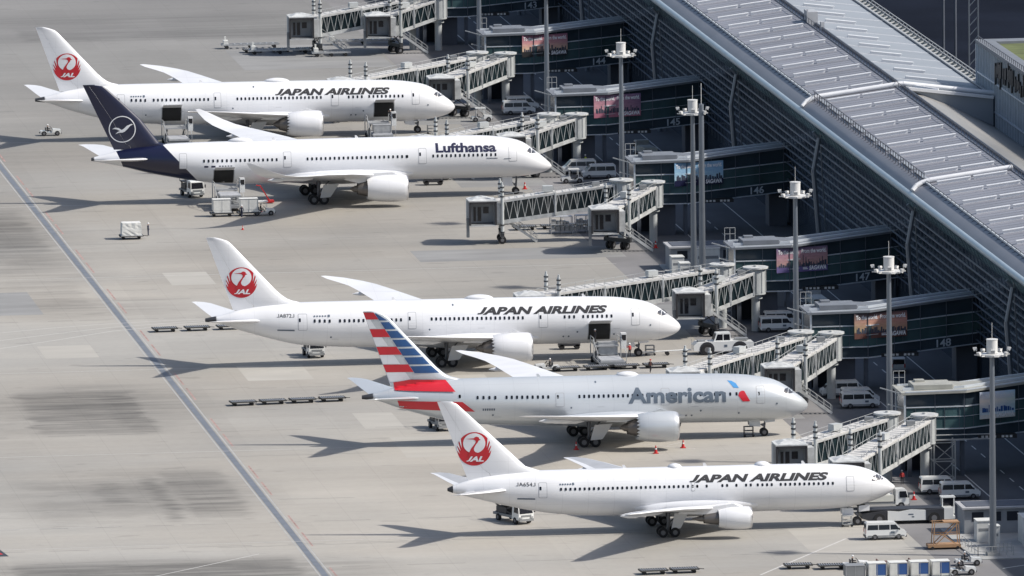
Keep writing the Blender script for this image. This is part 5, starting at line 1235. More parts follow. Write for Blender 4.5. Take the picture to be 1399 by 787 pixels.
def make_tug():
    t = thing('baggage_tractor', (0, 0, 0), 'x', 'baggage tractor', 'small white baggage tractors')
    mb = MB(); mb.taper([(1.55, .35, .6), (1.6, .7, .62), (1.5, .88, .6), (.35, .98, .66), (.25, .5, .68), (-.5, .5, .68), (-.55, .72, .68), (-1.45, .74, .66), (-1.5, .35, .64)], 1); mb.build('body', 'vehicle_white', t, 30)
    mb = MB(); mb.box(-.6, -.2, -.45, .45, .62, .75); mb.box(-.72, -.58, -.45, .45, .7, 1.15); mb.build('seat', 'vehicle_dark', t)
    mb = MB(); mb.bar((.35, 0, .9), (.1, 0, 1.2), .06); mb.tube((.08, 0, 1.17), (.13, 0, 1.22), .19, 12); mb.build('steering_wheel', 'vehicle_dark', t)
    mb = MB(); mb.box(1.52, 1.64, -.6, .6, .3, .5); mb.box(-1.62, -1.48, -.15, .15, .35, .5); mb.build('bumper', 'vehicle_dark', t)
    for s in (-1, 1): mb = MB(); mb.box(1.52, 1.62, s*.42-.1, s*.42+.1, .62, .78); mb.build('headlight', 'container_silver', t)
    vwheels(t, (1.0, -.95), .36, .24, .62); return t
tug0 = make_tug()
tugs = [((-57.5, 254, .01), 0, 'white baggage tractor driving alone at far left behind the farthest tail', 1), ((-37.3, 155, .01), 0, 'white baggage tractor with roof canopy ahead of two white cargo containers', 1), ((-19.6, -10.6, .01), PI, 'white baggage tractor leading empty dollies beside the cargo loader', 1),
        ((4.6, -190.7, .02), 0, 'white baggage tractor hitched to the row of blue containers', 1), ((6.4, -183.8, .02), 0, 'white baggage tractor behind the blue container row, near the hut', 1), ((-6.9, -184.2, .02), 0, 'white baggage tractor by roller dollies left of the blue containers', 1), ((7.0, 257.5, .02), 0, 'white tractor with canopy in front of the farthest pair of vans', 0), ((10.2, 182.0, .02), PI, 'white tractor with canopy near the navy-tailed jet\'s nose', 0)]
for i, (p, rz, lab, drv) in enumerate(tugs):
    if i == 0: tug0.location = p; tug0.rotation_euler = (0, 0, rz); tug0['label'] = lab; tt = tug0
    else: tt = dup(tug0, p, rz, lab)
    if drv: person((p[0]-.38*math.cos(rz), p[1], -.14+p[2]), rz, 'driver on the '+' '.join(lab.split()[1:14]), 'sit', 'cloth_dark', 'cloth_dark')
for i in (1, 6, 7):
    p = tugs[i][0]; r_ = thing('canopy_frame', p, 'x', 'canopy')
    bpy.data.objects.remove(r_)
    par = [o for o in COL.objects if o.get('label') == tugs[i][2]][0]
    mb = MB()
    for x in (-.8, .45):
        for s in (-.6, .6): mb.bar((x, s, .7), (x, s, 1.95), .06)
    mb.box(-.95, .6, -.7, .7, 1.95, 2.05); mb.build('canopy', 'vehicle_white', par)
# dollies
def make_dolly():
    t = thing('pallet_dolly', (0, 0, 0), 'x', 'dolly', 'empty low pallet dollies')
    mb = MB(); mb.box(-1.65, 1.65, -.85, -.75, .38, .55); mb.box(-1.65, 1.65, .75, .85, .38, .55); mb.box(-1.65, -1.55, -.85, .85, .38, .55); mb.box(1.55, 1.65, -.85, .85, .38, .55)
    mb.box(-1.5, 1.5, -.7, .7, .36, .42); mb.build('frame', 'dolly_grey', t)
    mb = MB()
    for k in range(11): mb.tube((-1.4+k*.28, -.74, .50), (-1.4+k*.28, .74, .50), .07, 6)
    mb.build('rollers', 'panel_grey', t, 40)
    mb = MB(); mb.bar((1.65, 0, .42), (2.35, 0, .35), .08); mb.build('tow_bar', 'dolly_grey', t)
    for x in (-1.1, 1.1):
        for s in (-1, 1): mb = MB(); mb.tube((x, s*.6-.08, .2), (x, s*.6+.08, .2), .2, 10); mb.build('wheel', 'tyre', t, 40)
    return t
dol0 = make_dolly(); used = [False]
def dolly(x, y, rz, lab):
    if not used[0]: used[0] = True; dol0.location = (x, y, .012); dol0.rotation_euler = (0, 0, rz); dol0['label'] = lab; return dol0
    return dup(dol0, (x, y, .012), rz, lab)
ordn = ['leftmost', 'second', 'third', 'rightmost']
for k in range(4): dolly(-61.7+k*3.85, -34.0+k*.45, .1, ordn[k]+' empty dolly of the row of four left of the striped tail')
for k, n_ in enumerate(('left', 'middle', 'right')): dolly(-64.0+k*4.3, 37.0+k*.3, .06, n_+' dolly of the three behind the tail of JA872J')
for k, n_ in enumerate(('first', 'second', 'third', 'fourth')): dolly(-17.1+k*3.9, -10.9+k*.25, .05, n_+' dolly from the left in the train passing the front cargo loader')
dolly(-30.6, -183.2, .05, 'left dolly of the pair at the bottom edge below the nearest jet'); dolly(-26.9, -182.9, .05, 'right dolly of the pair at the bottom edge below the nearest jet')
dolly(-13.4, -182.3, 0, 'lone roller dolly at the bottom edge left of the tractors'); dolly(-9.6, -183.4, 0, 'roller dolly hitched behind a tractor at the bottom edge')
dolly(-43.2, 155, 0, 'dolly under the left white cargo container'); dolly(-39.8+.4, 155, 0, 'dolly under the right white cargo container')
dolly(-58.3, 133, 0, 'dolly carrying the wrapped pallet on the open apron')
for k in range(3): dolly(-16+k*4.2, 353.5, 0, ordn[k]+' dolly parked under the farthest boarding bridges')
for k in range(3): dolly(-3.5+k*4.0, 131.5+k*.5, 0, ordn[k]+' dolly parked between the two bridges of the empty middle stand')
def make_container(name, mb_m, lab, loc, rz=0, w_=2.0, d=1.55, h=1.6, cham=.3, cat='container', door_m=None, grp=None):
    t = thing(name, loc, lab, cat, grp, rz)
    mb = MB(); mb.side([(-w_/2+cham, 0), (w_/2, 0), (w_/2, h), (-w_/2, h), (-w_/2, cham)], -d/2, d/2); mb.build('shell', mb_m, t)
    mb = MB()
    for x in (-w_/2+.04, w_/2-.04): mb.bar((x, -d/2-.01, cham), (x, -d/2-.01, h), .07)
    mb.bar((-w_/2, -d/2-.01, h-.03), (w_/2, -d/2-.01, h-.03), .07); mb.bar((-w_/2+cham, -d/2-.01, .04), (w_/2, -d/2-.01, .04), .07); mb.bar((0, -d/2-.01, 0), (0, -d/2-.01, h), .05); mb.build('edge_frame', 'container_silver', t)
    mb = MB(); mb.box(-w_/2+.1, w_/2-.1, -d/2-.015, -d/2-.005, .35, h-.12); mb.build('door_panel', door_m or mb_m, t)
    return t
make_container('cargo_container', 'container_white', 'white cargo container left of the pair under the navy-tailed jet\'s loader', (-43.2, 155, .58), w_=2.6, h=1.9)
make_container('cargo_container', 'container_white', 'white cargo container right of the pair, next to the tractor with canopy', (-39.4, 155, .58), w_=2.6, h=1.9)
# wrapped pallet
t = thing('wrapped_pallet', (-58.3, 133, .58), 'large pale plastic-wrapped cargo pallet on a dolly, alone on the apron', 'cargo pallet')
bm = bmesh.new(); bmesh.ops.create_cube(bm, size=1); bmesh.ops.subdivide_edges(bm, edges=bm.edges[:], cuts=5, use_grid_fill=True)
for v in bm.verts:
    z = v.co.z; k = 1-.09*max(0, z+.1); v.co = Vector((v.co.x*2.75*k+random.uniform(-.04, .04), v.co.y*2.1*k+random.uniform(-.04, .04), (z+.5)*1.75+random.uniform(-.03, .03)))
me = bpy.data.meshes.new('load'); bm.to_mesh(me); bm.free(); me.materials.append(MT['container_white']); o = bpy.data.objects.new('wrapped_load', me); COL.objects.link(o); o.parent = t
mb = MB(); mb.box(-1.5, 1.5, -1.15, 1.15, -.06, .02); mb.build('pallet_base', 'container_silver', t)
# blue container row at the bottom edge
make_container('baggage_container', 'vehicle_grey', 'grey open container leftmost in the row at the bottom edge', (-8.6, -194.0, .5), w_=2.3, h=1.6, d=1.9)
for k, x in enumerate((-6.0, -3.5, -1.0, 1.5)):
    t_ = make_container('baggage_container', 'container_white', 'blue-fronted container, %s of the four blue ones at the bottom edge' % ordn[k], (x, -193.8+k*.05, .5), w_=2.15, h=1.75, d=1.9, cham=.05, door_m='vehicle_blue', grp='blue-fronted containers at the bottom edge')
    mb = MB(); mb.box(-1.0, -.15, -.985, -.967, .2, 1.7); mb.build('white_side_panel', 'container_white', t_)
for k, x in enumerate((-8.6, -6.0, -3.5, -1.0, 1.5)): dolly(x, -193.9, 0, 'dolly under the '+('grey open container' if k == 0 else ordn[k-1]+' blue-fronted container')+' at the bottom edge')
t = thing('flat_trailer', (-2.4, -184.2, .012), 'reddish brown flat trailer behind the blue containers', 'trailer'); mb = MB(); mb.box(-2.0, 2.0, -1, 1, .5, .75); mb.build('deck', 'rust_brown', t)
mb = MB(); 
for x in (-1.9, 1.9): mb.box(x-.06, x+.06, -1, 1, .75, 1.0)
mb.build('end_stop', 'rust_brown', t)
for x in (-1.3, 1.3):
    for s in (-1, 1): mb = MB(); mb.tube((x, s*.8-.1, .25), (x, s*.8+.1, .25), .25, 10); mb.build('wheel', 'tyre', t, 40)
# cargo loaders (front faces the aircraft, +y)
def make_loader(lab, loc, deck=2.3, rear=.9, L=7.5, cargo=False):
    t = thing('cargo_loader', (loc[0], loc[1], .01), lab, 'cargo loader', 'cargo loaders at open hold doors'); W = 1.75
    mb = MB(); mb.box(-W, W, -L/2, L/2, .45, .8); mb.box(-W+.3, W-.3, -L/2+.4, L/2-.4, .8, 1.0); mb.build('chassis', 'vehicle_grey', t)
    mb = MB(); mb.box(-W+.25, W-.25, -L/2+.2, .8, rear, rear+.22); mb.build('rear_platform', 'container_silver', t)
    mb = MB()
    for k in range(14): mb.tube((-W+.35, -L/2+.5+k*.3, rear+.25), (W-.35, -L/2+.5+k*.3, rear+.25), .07, 6)
    mb.build('rollers', 'panel_grey', t, 40)
    mb = MB(); mb.box(-W+.25, W-.25, .9, L/2+.6, deck, deck+.2); mb.build('front_platform', 'container_silver', t)
    mb = MB()
    for s in (-1, 1):
        y0_, y1_ = 1.1, L/2; mb.bar((s*1.25, y0_, 1.0), (s*1.25, y1_, deck), .16); mb.bar((s*1.25, y1_, 1.0), (s*1.25, y0_, deck), .16); mb.bar((s*1.3, -L/2+.6, .9), (s*1.3, .5, rear), .12)
    mb.build('scissor_lift', 'vehicle_grey', t)
    mb = MB()
    for s in (-1, 1):
        for y in (1.0, L/2+.5): mb.bar((s*W, y, .8), (s*W, y, deck+1.1), .12)
        mb.bar((s*W, 1.0, deck+1.1), (s*W, L/2+.5, deck+1.1), .07); mb.bar((s*W, 1.0, deck+.6), (s*W, L/2+.5, deck+.6), .05)
    for s in (-1, 1): mb.bar((s*(W+.1), -L/2+.3, .8), (s*(W+.1), -L/2+.3, 1.9), .08); mb.bar((s*(W+.1), -L/2+.3, 1.9), (s*(W+.1), .8, deck+1.0), .07)
    mb.build('guard_rail', 'rail_light', t)
    mb = MB(); mb.box(W+.05, W+.75, .9, 1.9, deck-.3, deck+1.7); mb.build('operator_cabin', 'vehicle_white', t)
    mb = MB(); mb.box(W+.12, W+.68, .86, .9, deck+.8, deck+1.5); mb.build('cabin_window', 'window_dark', t)
    for y in (-L/2+1.0, L/2-1.0):
        for s in (-1, 1): mb = MB(); mb.tube((s*W-.15, y, .38), (s*W+.15, y, .38), .38, 14); mb.build('wheel', 'tyre', t, 40)
    return t
make_loader('cargo loader at the front hold of the jet registered JA872J, lifting a silver container', (-11.0, -6.2), 2.2, .75)
make_container('cargo_container', 'container_silver', 'silver cargo container standing on the loader beside JA872J\'s open hold', (-10.9, -4.2, 1.1), w_=2.5, h=1.65, d=1.6)
make_loader('cargo loader at the rear hold of the farthest crane-tailed jet', (-40.6+.2, 238.6), 2.2, 1.0)
make_loader('cargo loader at the front hold of the farthest crane-tailed jet, carrying a box', (-10.4, 238.6), 2.2, .9)
make_container('cargo_container', 'container_silver', 'silver box on the loader at the farthest jet\'s front hold', (-10.4, 237.0, 1.15), w_=2.6, h=1.3, d=1.6)
make_loader('tall cargo loader at the rear hold of the navy-tailed jet', (-41.3, 163.6), 2.4, 2.0)
# service trucks below the tails
def make_truck(lab, loc, rz, L=6.2, lift=True, cream='vehicle_white', body='vehicle_dark', cat='service truck'):
    t = thing('service_truck', (loc[0], loc[1], .01), lab, cat, None, rz)     # cab at +x
    mb = MB(); mb.taper([(L/2, .55, 1.05), (L/2+.05, 1.25, 1.05), (L/2-.22, 2.25, .95), (L/2-.5, 2.38, .92), (L/2-1.55, 2.38, .94), (L/2-1.6, .55, 1.05)], 1); mb.build('cab', cream, t, 30)
    mb = MB(); mb.add([(L/2+.07, -.92, 1.32), (L/2+.07, .92, 1.32), (L/2-.18, .85, 2.15), (L/2-.18, -.85, 2.15)], [(0, 1, 2, 3)]); mb.build('windscreen', 'window_dark', t)
    for s in (-1, 1):
        mb = MB(); mb.add([(L/2-.1, s*1.06, 1.4), (L/2-1.1, s*1.06, 1.4), (L/2-1.1, s*.985, 2.15), (L/2-.32, s*.985, 2.15)], [(0, 1, 2, 3)]); mb.build('side_window', 'window_dark', t)
        mb = MB(); mb.box(L/2+.02, L/2+.1, s*.75-.18, s*.75+.18, .75, .95); mb.build('headlight', 'container_silver', t)
        mb = MB(); mb.box(L/2-.1, L/2+.05, s*1.2-.06, s*1.2+.06, 1.4, 1.85); mb.build('wing_mirror', 'vehicle_dark', t)
    mb = MB(); mb.box(L/2, L/2+.14, -1.0, 1.0, .4, .68); mb.build('bumper', 'vehicle_grey', t); mb = MB(); mb.box(L/2+.04, L/2+.08, -.7, .7, .95, 1.15); mb.build('grille', 'vehicle_grey', t)
    mb = MB(); mb.box(-L/2, L/2-1.65, -.95, .95, .65, .95); mb.build('chassis', 'vehicle_grey', t)
    if lift:
        mb = MB()
        for s in (-1, 1): mb.bar((-L/2+.3, s*.7, 1.0), (L/2-2.0, s*.7, 1.9), .14); mb.bar((-L/2+.3, s*.7, 1.9), (L/2-2.0, s*.7, 1.0), .14)
        mb.box(-L/2+.2, L/2-1.9, -.9, .9, 1.95, 2.1); mb.box(-L/2+.5, -.2, -.8, .8, 1.0, 1.7); mb.tube((-.8, -.5, 2.1), (-1.3, -.2, 2.7), .12, 8); mb.build('lift_unit', body, t)
        mb = MB()
        for s in (-.9, .9): mb.bar((-L/2+.2, s, 2.1), (-L/2+.2, s, 2.9), .06); mb.bar((-.4, s, 2.1), (-.4, s, 2.9), .06); mb.bar((-L/2+.2, s, 2.9), (-.4, s, 2.9), .05)
        mb.build('guard_rail', body, t)
    else:
        mb = MB(); mb.box(-L/2, L/2-1.8, -1.0, 1.0, .95, 1.7); mb.build('cargo_box', 'vehicle_cream', t)
        mb = MB(); mb.box(-L/2+.1, L/2-1.9, -.9, .9, 1.7, 1.78); mb.build('box_cover', 'container_white', t)
    vwheels(t, (L/2-.9, -L/2+1.2), .42, .3, .9); return t
make_truck('dark-bodied service truck with white cab under the nearest jet\'s tail', (-41.2, -139.2), -1.15, 6.0)
make_truck('dark service lift truck under the tail of the silver jet', (-39.8, -60.0), -1.4, 5.0, cream='vehicle_grey')
make_truck('small service truck under the tail of the jet registered JA872J', (-47.6, 9.5), -1.45, 4.6, body='vehicle_dark')
make_truck('small service truck with raised lift under the navy-tailed jet\'s tail', (-44.9, 178.5), -1.3, 4.8, body='vehicle_dark')
make_truck('white flatbed truck with low cream tank body behind the towing tractor', (3.4, -137.4), 0, 6.8, lift=False)
# red access arm by navy-tailed jet
t = thing('access_steps', (-35.3, 168.0, 0), 'bright red folding ladder arm standing under the navy-tailed jet', 'ladder')
mb = MB(); mb.bar((-.9, 0, 2.5), (.3, 0, .5), .2, .14); mb.bar((-.9, .5, 2.5), (.3, .5, .5), .2, .14)
for k in range(7): u = k/6; mb.bar((lerp(-.9, .3, u), 0, lerp(2.5, .5, u)), (lerp(-.9, .3, u), .5, lerp(2.5, .5, u)), .1)
mb.build('ladder', 'signal_red', t); mb = MB(); mb.box(-.1, 1.0, -.3, .8, .15, .45); mb.bar((-.9, .25, 2.5), (-1.5, .25, 2.6), .3, .1); mb.build('base', 'signal_red', t)
# conventional towing tractor with tow bar to the nose gear
t = thing('towing_tractor', (5.0, 1.3, .01), 'large white towing tractor with bar hitched to the nose wheel of JA872J', 'towing tractor')
mb = MB(); mb.taper([(-3.9, .6, 1.25), (-3.95, 1.25, 1.25), (-3.5, 1.62, 1.25), (-1.0, 1.72, 1.25), (1.6, 1.75, 1.25), (3.9, 1.55, 1.25), (4.0, .65, 1.25), (3.2, .5, 1.25), (-3.2, .5, 1.25)], 1); mb.build('body', 'vehicle_white', t, 30)
mb = MB(); mb.taper([(-1.3, 1.7, 1.0), (-.9, 2.75, .9), (.9, 2.8, .9), (1.0, 1.7, 1.0)], 1); mb.build('cab', 'vehicle_white', t, 30)
for s in (-1, 1):
    mb = MB(); mb.add([(-1.05, s*.99, 1.85), (-.1, s*.99, 1.85), (-.1, s*.93, 2.62), (-.78, s*.93, 2.62)], [(0, 1, 2, 3)]); mb.add([(.02, s*.99, 1.85), (.85, s*.99, 1.85), (.8, s*.93, 2.62), (.02, s*.93, 2.62)], [(0, 1, 2, 3)]); mb.build('side_window', 'window_dark', t)
    for x in (-2.2, 2.1): mb = MB(); mb.tube((x, s*1.26, .75), (x, s*1.28, .75), .98, 18); mb.build('wheel_arch', 'vehicle_dark', t)
mb = MB(); mb.add([(-1.28, -.9, 1.85), (-1.28, .9, 1.85), (-.98, .82, 2.62), (-.98, -.82, 2.62)], [(0, 1, 2, 3)]); mb.build('windscreen', 'window_dark', t)
for x in (-2.2, 2.1):
    for s in (-1, 1): mb = MB(); wheel(mb, x, s*1.22, .72, .72, .42); mb.build('wheel', ['tyre', 'hub'], t, 40)
mb = MB(); mb.box(1.6, 3.3, -.6, .6, 1.75, 2.0); mb.box(-3.3, -2.3, -.5, .5, 1.65, 1.85); mb.build('engine_cover', 'vehicle_grey', t)
mb = MB(); mb.box(.05, .45, -1.275, -1.262, 1.0, 1.3); mb.build('side_mark', 'title_grey', t)
mb = MB()
for s in (-1, 1): mb.bar((-3.9, s*1.1, 1.3), (-3.9, s*1.1, 1.9), .06)
mb.build('marker_pole', 'rail_light', t)
t = thing('tow_bar', (-1.5, 1.1, .01), 'long white tow bar between the nose wheel of JA872J and its tractor', 'tow bar')
mb = MB(); mb.tube((-4.3, 0, .45), (2.4, .1, .62), .09, 8); mb.build('bar', 'vehicle_white', t, 40)
for s in (-1, 1): mb = MB(); mb.tube((-.8, s*.35-.07, .26), (-.8, s*.35+.07, .26), .26, 12); mb.build('wheel', 'tyre', t, 40)
# towbarless tractor at the nearest jet
t = thing('towing_tractor', (4.9, -149.0, .01), 'long low black and white towing tractor under the nearest jet\'s nose, cab at right', 'towing tractor')
mb = MB(); mb.side([(-2.6, .45), (2.0, .45), (2.0, 1.62), (.2, 1.72), (-1.2, 1.5), (-2.6, 1.62)], -1.6, 1.6); mb.build('white_side', 'vehicle_white', t)
mb = MB(); mb.side([(-4.9, .55), (-2.6, .4), (-2.6, 1.68), (-4.4, 1.5), (-5.7, 1.35), (-5.7, .8)], -1.55, 1.55); mb.side([(2.0, .4), (4.2, .4), (4.2, 1.75), (2.0, 1.68)], -1.62, 1.62); mb.box(-5.6, 4.0, -1.25, 1.25, 1.62, 1.8); mb.build('black_body', 'vehicle_dark', t)
mb = MB(); mb.box(4.2, 5.3, -1.6, 1.6, .45, 1.78); mb.box(4.2, 5.6, -1.2, 1.2, .4, .8); mb.build('rear_body', 'vehicle_white', t)
mb = MB(); mb.box(4.15, 5.85, .2, 1.5, 2.75, 2.9)
for x in (4.3, 5.7):
    for y in (.3, 1.4): mb.bar((x, y, 1.3), (x, y, 2.8), .12)
mb.box(5.0, 5.8, .3, 1.45, .8, 1.7); cabm = mb.build('cab', 'vehicle_white', t); mb = MB(); mb.box(4.3, 5.7, .34, 1.38, 1.75, 2.7); mb.build('cab_glass', 'window_dark', cabm)
for x in (-3.6, 3.0):
    for s in (-1, 1):
        mb = MB(); wheel(mb, x, s*1.48, .68, .68, .42); mb.build('wheel', ['tyre', 'hub'], t, 40)
mb = MB(); mb.box(-.1, .5, -1.615, -1.605, 1.1, 1.25); mb.box(.3, .6, -1.615, -1.605, .8, .95); mb.build('side_mark', 'title_grey', t)
mb = MB(); mb.box(-5.9, -5.7, -1.4, 1.4, .5, .75); mb.build('bumper', 'scaffold_orange', t)
# orange platform and red cone-like barriers
t = thing('maintenance_platform', (6.0, -170.4, 0), 'faded orange folding scaffold platform beside the grey hut', 'scaffold')
mb = MB()
for x in (-1.6, 1.6):
    for y in (-.8, .8): mb.bar((x, y, .2), (x+.2*(1 if x < 0 else -1), y, 3.3), .1)
for z in (.4, 1.8, 3.2):
    for y in (-.8, .8): mb.bar((-1.6, y, z), (1.6, y, z), .09)
mb.build('frame', 'scaffold_orange', t); mb = MB()
for y in (-.8, .8):
    mb.bar((-1.6, y, .3), (1.5, y, 3.2), .1); mb.bar((1.6, y, .3), (-.8, y, 1.9), .08)
mb.box(-.3, 1.5, -.8, .8, 3.2, 3.3); mb.build('stair_brace', 'scaffold_orange', t)
mb = MB(); mb.box(-2.2, 1.7, -.9, .9, .25, .6); mb.build('base', 'scaffold_orange', t)
for x in (-1.7, 1.3):
    for s in (-1, 1): mb = MB(); mb.tube((x, s*.85-.06, .2), (x, s*.85+.06, .2), .2, 10); mb.build('wheel', 'tyre', t, 40)
def cone(x, y, lab, first=[None], h=1.0, m='signal_red'):
    if first[0] is None:
        t = thing('traffic_cone', (x, y, .01), lab, 'traffic cone', 'red traffic cones around the parked jets'); mb = MB(); mb.tube((0, 0, .06), (0, 0, h), .22, 12, .05); mb.build('cone', m, t, 50); mb = MB(); mb.box(-.32, .32, -.32, .32, 0, .07); mb.build('base', m, t); mb = MB(); mb.tube((0, 0, .5), (0, 0, .68), .145, 12, .115); mb.build('reflective_band', 'container_white', t); first[0] = t; return t
    return dup(first[0], (x, y, .01), 0, lab)
cone(-16.4, -86.6, 'red cone left of the pair below the silver jet\'s engine'); cone(-12.4, -82.5, 'red cone right of the pair below the silver jet\'s engine'); cone(-25.6, -81.4, 'red cone in the shade by the silver jet\'s main wheels')
cone(8.6, -131.2, 'red cone near the nearest jet\'s nose behind the vans'); cone(-42.0, 139.6, 'smallest red cone, alone on the open apron above the middle jet\'s tail').scale = (.6, .6, .6); cone(-4.6, -120, 'red cone by the foot of the nearest long bridge'); cone(11.6, 108.3, 'red cone near the stair of the empty middle stand')
cone(2.6, 176.5, 'red cone just under the navy-tailed jet\'s nose')
# people
person((-55.6, 136.0, .01), -.4, 'person in navy overalls and white helmet beside the wrapped pallet', 'stand', 'cloth_navy', 'cloth_navy')
person((-40.6, 152.9, .01), 1.2, 'person in navy overalls between the two white cargo containers', 'walk', 'cloth_navy', 'cloth_navy')
person((-6.8, -15.0, .01), 1.0, 'person in dark clothes and brownish vest walking near the nose wheel of JA872J', 'walk', 'cloth_dark', 'cloth_dark', 'signal_red', 'rust_brown')
person((-8.3, -6.6, 1.0), 2.0, 'person in red and white vest standing on the loader at JA872J', 'raise', 'cloth_red', 'cloth_dark', 'helmet_white', 'cloth_red')
person((-12.2, -2.6, 2.4), 2.6, 'person in white helmet on the upper platform of JA872J\'s loader', 'stand', 'cloth_dark', 'cloth_dark')
person((-8.6, 241.0, 2.4), 2.4, 'person in dark clothes on the loader at the farthest jet\'s front hold', 'raise', 'cloth_dark', 'cloth_dark')
person((14.6, 200.2, .01), -1.5, 'person in yellow-green vest behind the white vans by the navy-tailed jet', 'stand', 'cloth_navy', 'cloth_dark', 'helmet_white', 'hiviz')
person((9.2, -118.6, .01), -1.6, 'person in red top with hands at waist near the nearest jet\'s nose', 'stand', 'cloth_red', 'cloth_dark', 'helmet_white', 'cloth_red')
# huts with cabinets at the mast feet
def hut(ox, oy, lab, n_win=6):
    t = thing('utility_hut', (ox, oy, 0), lab, 'hut', 'long grey utility huts at the mast feet')
    mb = MB(); mb.box(0, 14, 0, 5, 0, 3.1); mb.build('wall', 'house_grey', t); mb = MB(); mb.box(-.3, 14.3, -.4, 5.3, 3.1, 3.3); mb.build('roof', 'house_roof', t); mb = MB(); mb.box(.3, 13.7, .4, 4.7, 3.3, 3.36); mb.build('roof_panel', 'slab_dark', t)
    for k in range(n_win):
        mb = MB(); mb.box(.9+k*2.1, 2.3+k*2.1, -.03, 0, 1.6, 2.7); mb.build('opening', 'void_dark', t)
    return t
hut(9.9, -160.5, 'long grey utility hut behind the nearest floodlight mast'); hut(10.2, 84, 'long grey utility hut behind the paired masts, partly hidden by a bridge')
cabs = [(10.3, -167.2, 1.9, 2.2, 2.6, 'tall pale cabinet left of the nearest mast'), (11.2, -171.5, 1.1, 1.5, 2.6, 'narrow pale cabinet with a dark slot in front of the nearest mast'), (15.3, -170.5, 3.4, 4, 3.3, 'large pale cabinet at the right edge by the nearest mast'),
        (9.8, 80.2, 1.7, 2.2, 2.3, 'taller pale cabinet left of the paired masts'), (10.3, 75.8, 1.4, 2.0, 2.0, 'lower pale cabinet left of the paired masts'), (13.6, 83, 3.2, 4, 3.0, 'grey cabinet between the paired masts and the corridor numbered 147')]
for x, y, w_, d, h, lab in cabs:
    t = thing('equipment_cabinet', (x, y, 0), lab, 'cabinet', 'pale equipment cabinets near the mast feet')
    mb = MB(); mb.box(0, w_, 0, d, .12, h); mb.build('casing', 'container_white', t); mb = MB(); mb.box(-.05, w_+.05, -.08, d+.05, h, h+.1); mb.build('lid', 'container_white', t)
    mb = MB(); mb.box(.2, w_-.2, -.02, 0, h*.55, h*.68); mb.build('vent_slot', 'vehicle_grey', t); mb = MB(); mb.box(0, w_, 0, d, 0, .12); mb.build('foot', 'vehicle_grey', t)
def kerb(name, x0, x1, y0, y1):
    mb = MB(); mb.box(x0, x1, y0, y1, .0, .14); o = mb.build(name, 'concrete_kerb'); o['kind'] = 'structure'
kerb('kerb_island', 7.8, 30, -180.2, -155.5); kerb('kerb_island', 9.4, 26, 72, 90)
t = thing('safety_railing', (8.6, -178, .14), 'low white pipe railing around the nearest mast foot', 'railing')
mb = MB()
for (x0, y0, x1, y1) in ((0, 0, 4.2, 0), (0, 0, -.4, 9), (6.0, 0, 6.8, 8), (2, 2.4, 4.4, 2.4)):
    n = 5
    for k in range(n+1): mb.bar((lerp(x0, x1, k/n), lerp(y0, y1, k/n), 0), (lerp(x0, x1, k/n), lerp(y0, y1, k/n), 1.1), .07)
    for z in (.55, 1.1): mb.bar((x0, y0, z), (x1, y1, z), .06)
mb.build('rails', 'rail_light', t)
# long ground power arms and pole trailers on the empty farthest stand
def pole_trailer(x, y, L, lab):
    t = thing('pole_trailer', (x, y, .01), lab, 'trailer', 'long low trailers on the empty farthest stand')
    mb = MB(); mb.box(-L/2, L/2, -.9, -.7, .5, .75); mb.box(-L/2, L/2, .7, .9, .5, .75); 
    k = -L/2
    while k < L/2: mb.box(k, k+.2, -.7, .7, .5, .7); k += 1.0
    mb.build('frame', 'container_silver', t)
    mb = MB(); mb.box(-L/2+.3, -L/2+1.0, -.7, .7, .75, 1.3); mb.bar((-L/2+.6, 0, 1.3), (-L/2+.6, 0, 1.9), .25); mb.build('winch', 'container_white', t)
    for xx in (-L/2+.8, 0, L/2-.8):
        for s in (-1, 1): mb = MB(); mb.tube((xx, s*.8-.1, .28), (xx, s*.8+.1, .28), .28, 10); mb.build('wheel', 'tyre', t, 40)
pole_trailer(-15.8, 359.5, 9, 'low grey trailer with winch, left of the bridges on the empty farthest stand'); pole_trailer(-12.2, 351.0, 9.5, 'pale low trailer with winch under the farthest long bridge'); pole_trailer(2.0, 361, 11, 'long low trailer behind the farthest bridges'); pole_trailer(-4.8, 346, 6, 'short low trailer in shade between the farthest bridge legs')
# yellow-lined clutter under the middle stand bridges: racks
def rack(x, y, lab, w_=3, h=2.4):
    t = thing('storage_rack', (x, y, 0), lab, 'rack', 'storage racks below the gate corridors'); mb = MB()
    for xx in (-w_/2, 0, w_/2):
        for yy in (-.7, .7): mb.bar((xx, yy, 0), (xx, yy, h), .09)
    for z in (.4, h*.55, h): mb.box(-w_/2, w_/2, -.7, .7, z-.04, z+.04)
    mb.build('frame', 'panel_grey', t); mb = MB()
    rr = random.Random(int(x*7+y))
    for z in (.44, h*.55+.04):
        xx = -w_/2+.1
        while xx < w_/2-.4: ww = rr.uniform(.3, .7); mb.box(xx, xx+ww, -.5, .5, z, z+rr.uniform(.3, .7)); xx += ww+.1
    mb.build('stored_boxes', 'container_silver', t); return t
rack(1.0, 126.5, 'storage rack left of the pair behind the empty middle stand\'s short bridge'); rack(4.6, 127.2, 'storage rack right of the pair behind the empty middle stand\'s short bridge'); rack(12.0, 40, 'storage rack in front of the corridor numbered 147, near the paired masts'); rack(13.5, 214, 'storage rack on the corridor side near the navy-tailed jet')
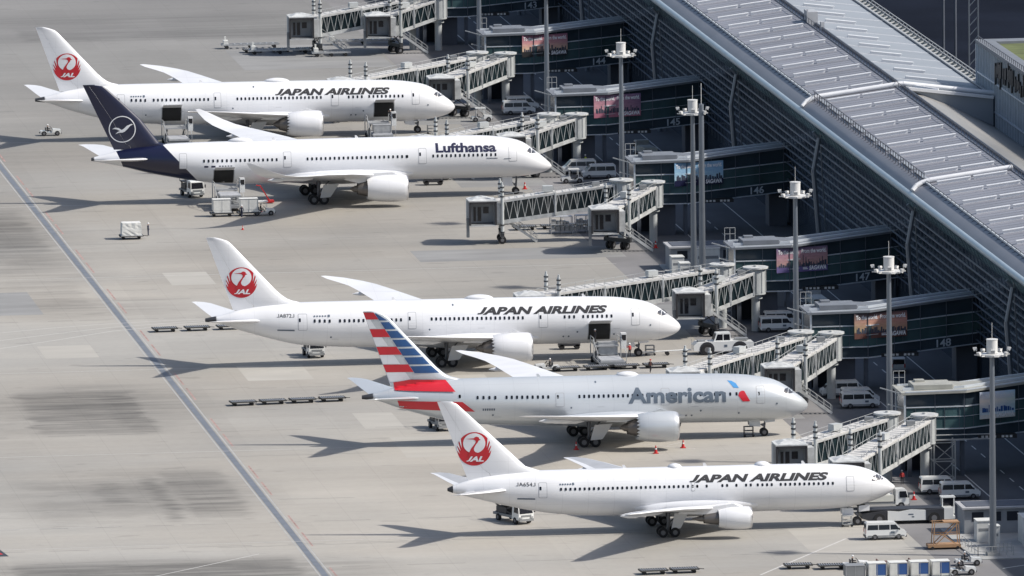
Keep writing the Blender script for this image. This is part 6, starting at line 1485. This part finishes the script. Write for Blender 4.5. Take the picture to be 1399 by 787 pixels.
# equipment seen in shade on the service road
make_truck('pale truck standing in shade on the road behind the corridor numbered 146', (24.6, 209), 1.7, 6, lift=False)
make_truck('flat white truck in shade between corridors 147 and 148', (23.6, 41.5), 1.6, 7, lift=False)
t = thing('container_shed', (19, 48, 0), 'pale box container standing beyond the corridor numbered 147', 'container'); mb = MB(); mb.box(-2.6, .8, -3, 3, 0, 4.4); mb.build('walls', 'house_grey', t); mb = MB(); mb.box(-2.7, .9, -3.1, 3.1, 4.4, 4.5); mb.build('roof', 'container_white', t)
# small items near the nose gears
def gpu(x, y, lab, w_=1.1, h=1.3, m='vehicle_grey'):
    t = thing('wheel_chock_cart', (x, y, 0), lab, 'cart', 'small carts by the nose wheels'); mb = MB()
    for xx in (-w_/2, w_/2):
        for yy in (-.4, .4): mb.bar((xx, yy, .2), (xx, yy, h), .08)
    for z in (.3, h*.6, h): mb.box(-w_/2, w_/2, -.4, .4, z-.03, z+.03)
    mb.build('frame', m, t)
    for xx in (-w_/2, w_/2): mb = MB(); mb.tube((xx, -.45, .16), (xx, -.35, .16), .16, 10); mb.build('wheel', 'tyre', t)
gpu(-4.5, 1.5, 'small grey frame cart beside the nose wheel of JA872J'); gpu(-3.0, -74.5, 'small dark frame cart beside the silver jet\'s nose wheel', m='vehicle_dark'); gpu(-2.7, -151, 'small pale frame cart beside the nearest jet\'s nose wheel', m='rail_light'); gpu(-2.2, 244, 'small frame cart beside the farthest jet\'s nose wheel')

for x, y, lab in ((-9.6, 184, 'dark low cart on the ground beyond the belly of the navy-tailed jet'), (-14.0, 9.5, 'dark low cart on the ground beyond the belly of JA872J'), (-13.6, 262, 'dark low cart on the ground beyond the belly of the farthest jet'), (-11.5, -64.5, 'dark low cart on the ground beyond the belly of the silver jet')):
    t = thing('ground_cart', (x, y, .01), lab, 'cart', 'dark low carts beyond the bellies'); mb = MB(); mb.box(-1.4, 1.4, -.7, .7, .45, .8); mb.box(-1.2, -.2, -.6, .6, .8, 1.35); mb.box(.2, 1.1, -.5, .5, .8, 1.1); mb.build('body', 'vehicle_dark', t); mb = MB(); mb.bar((-1.3, -.65, 1.5), (1.3, -.65, 1.5), .07); mb.build('hand_rail', 'panel_grey', t)
    for xx in (-1, 1):
        for s in (-1, 1): mb = MB(); mb.tube((xx, s*.6-.1, .34), (xx, s*.6+.1, .34), .34, 12); mb.build('wheel', 'tyre', t, 40)
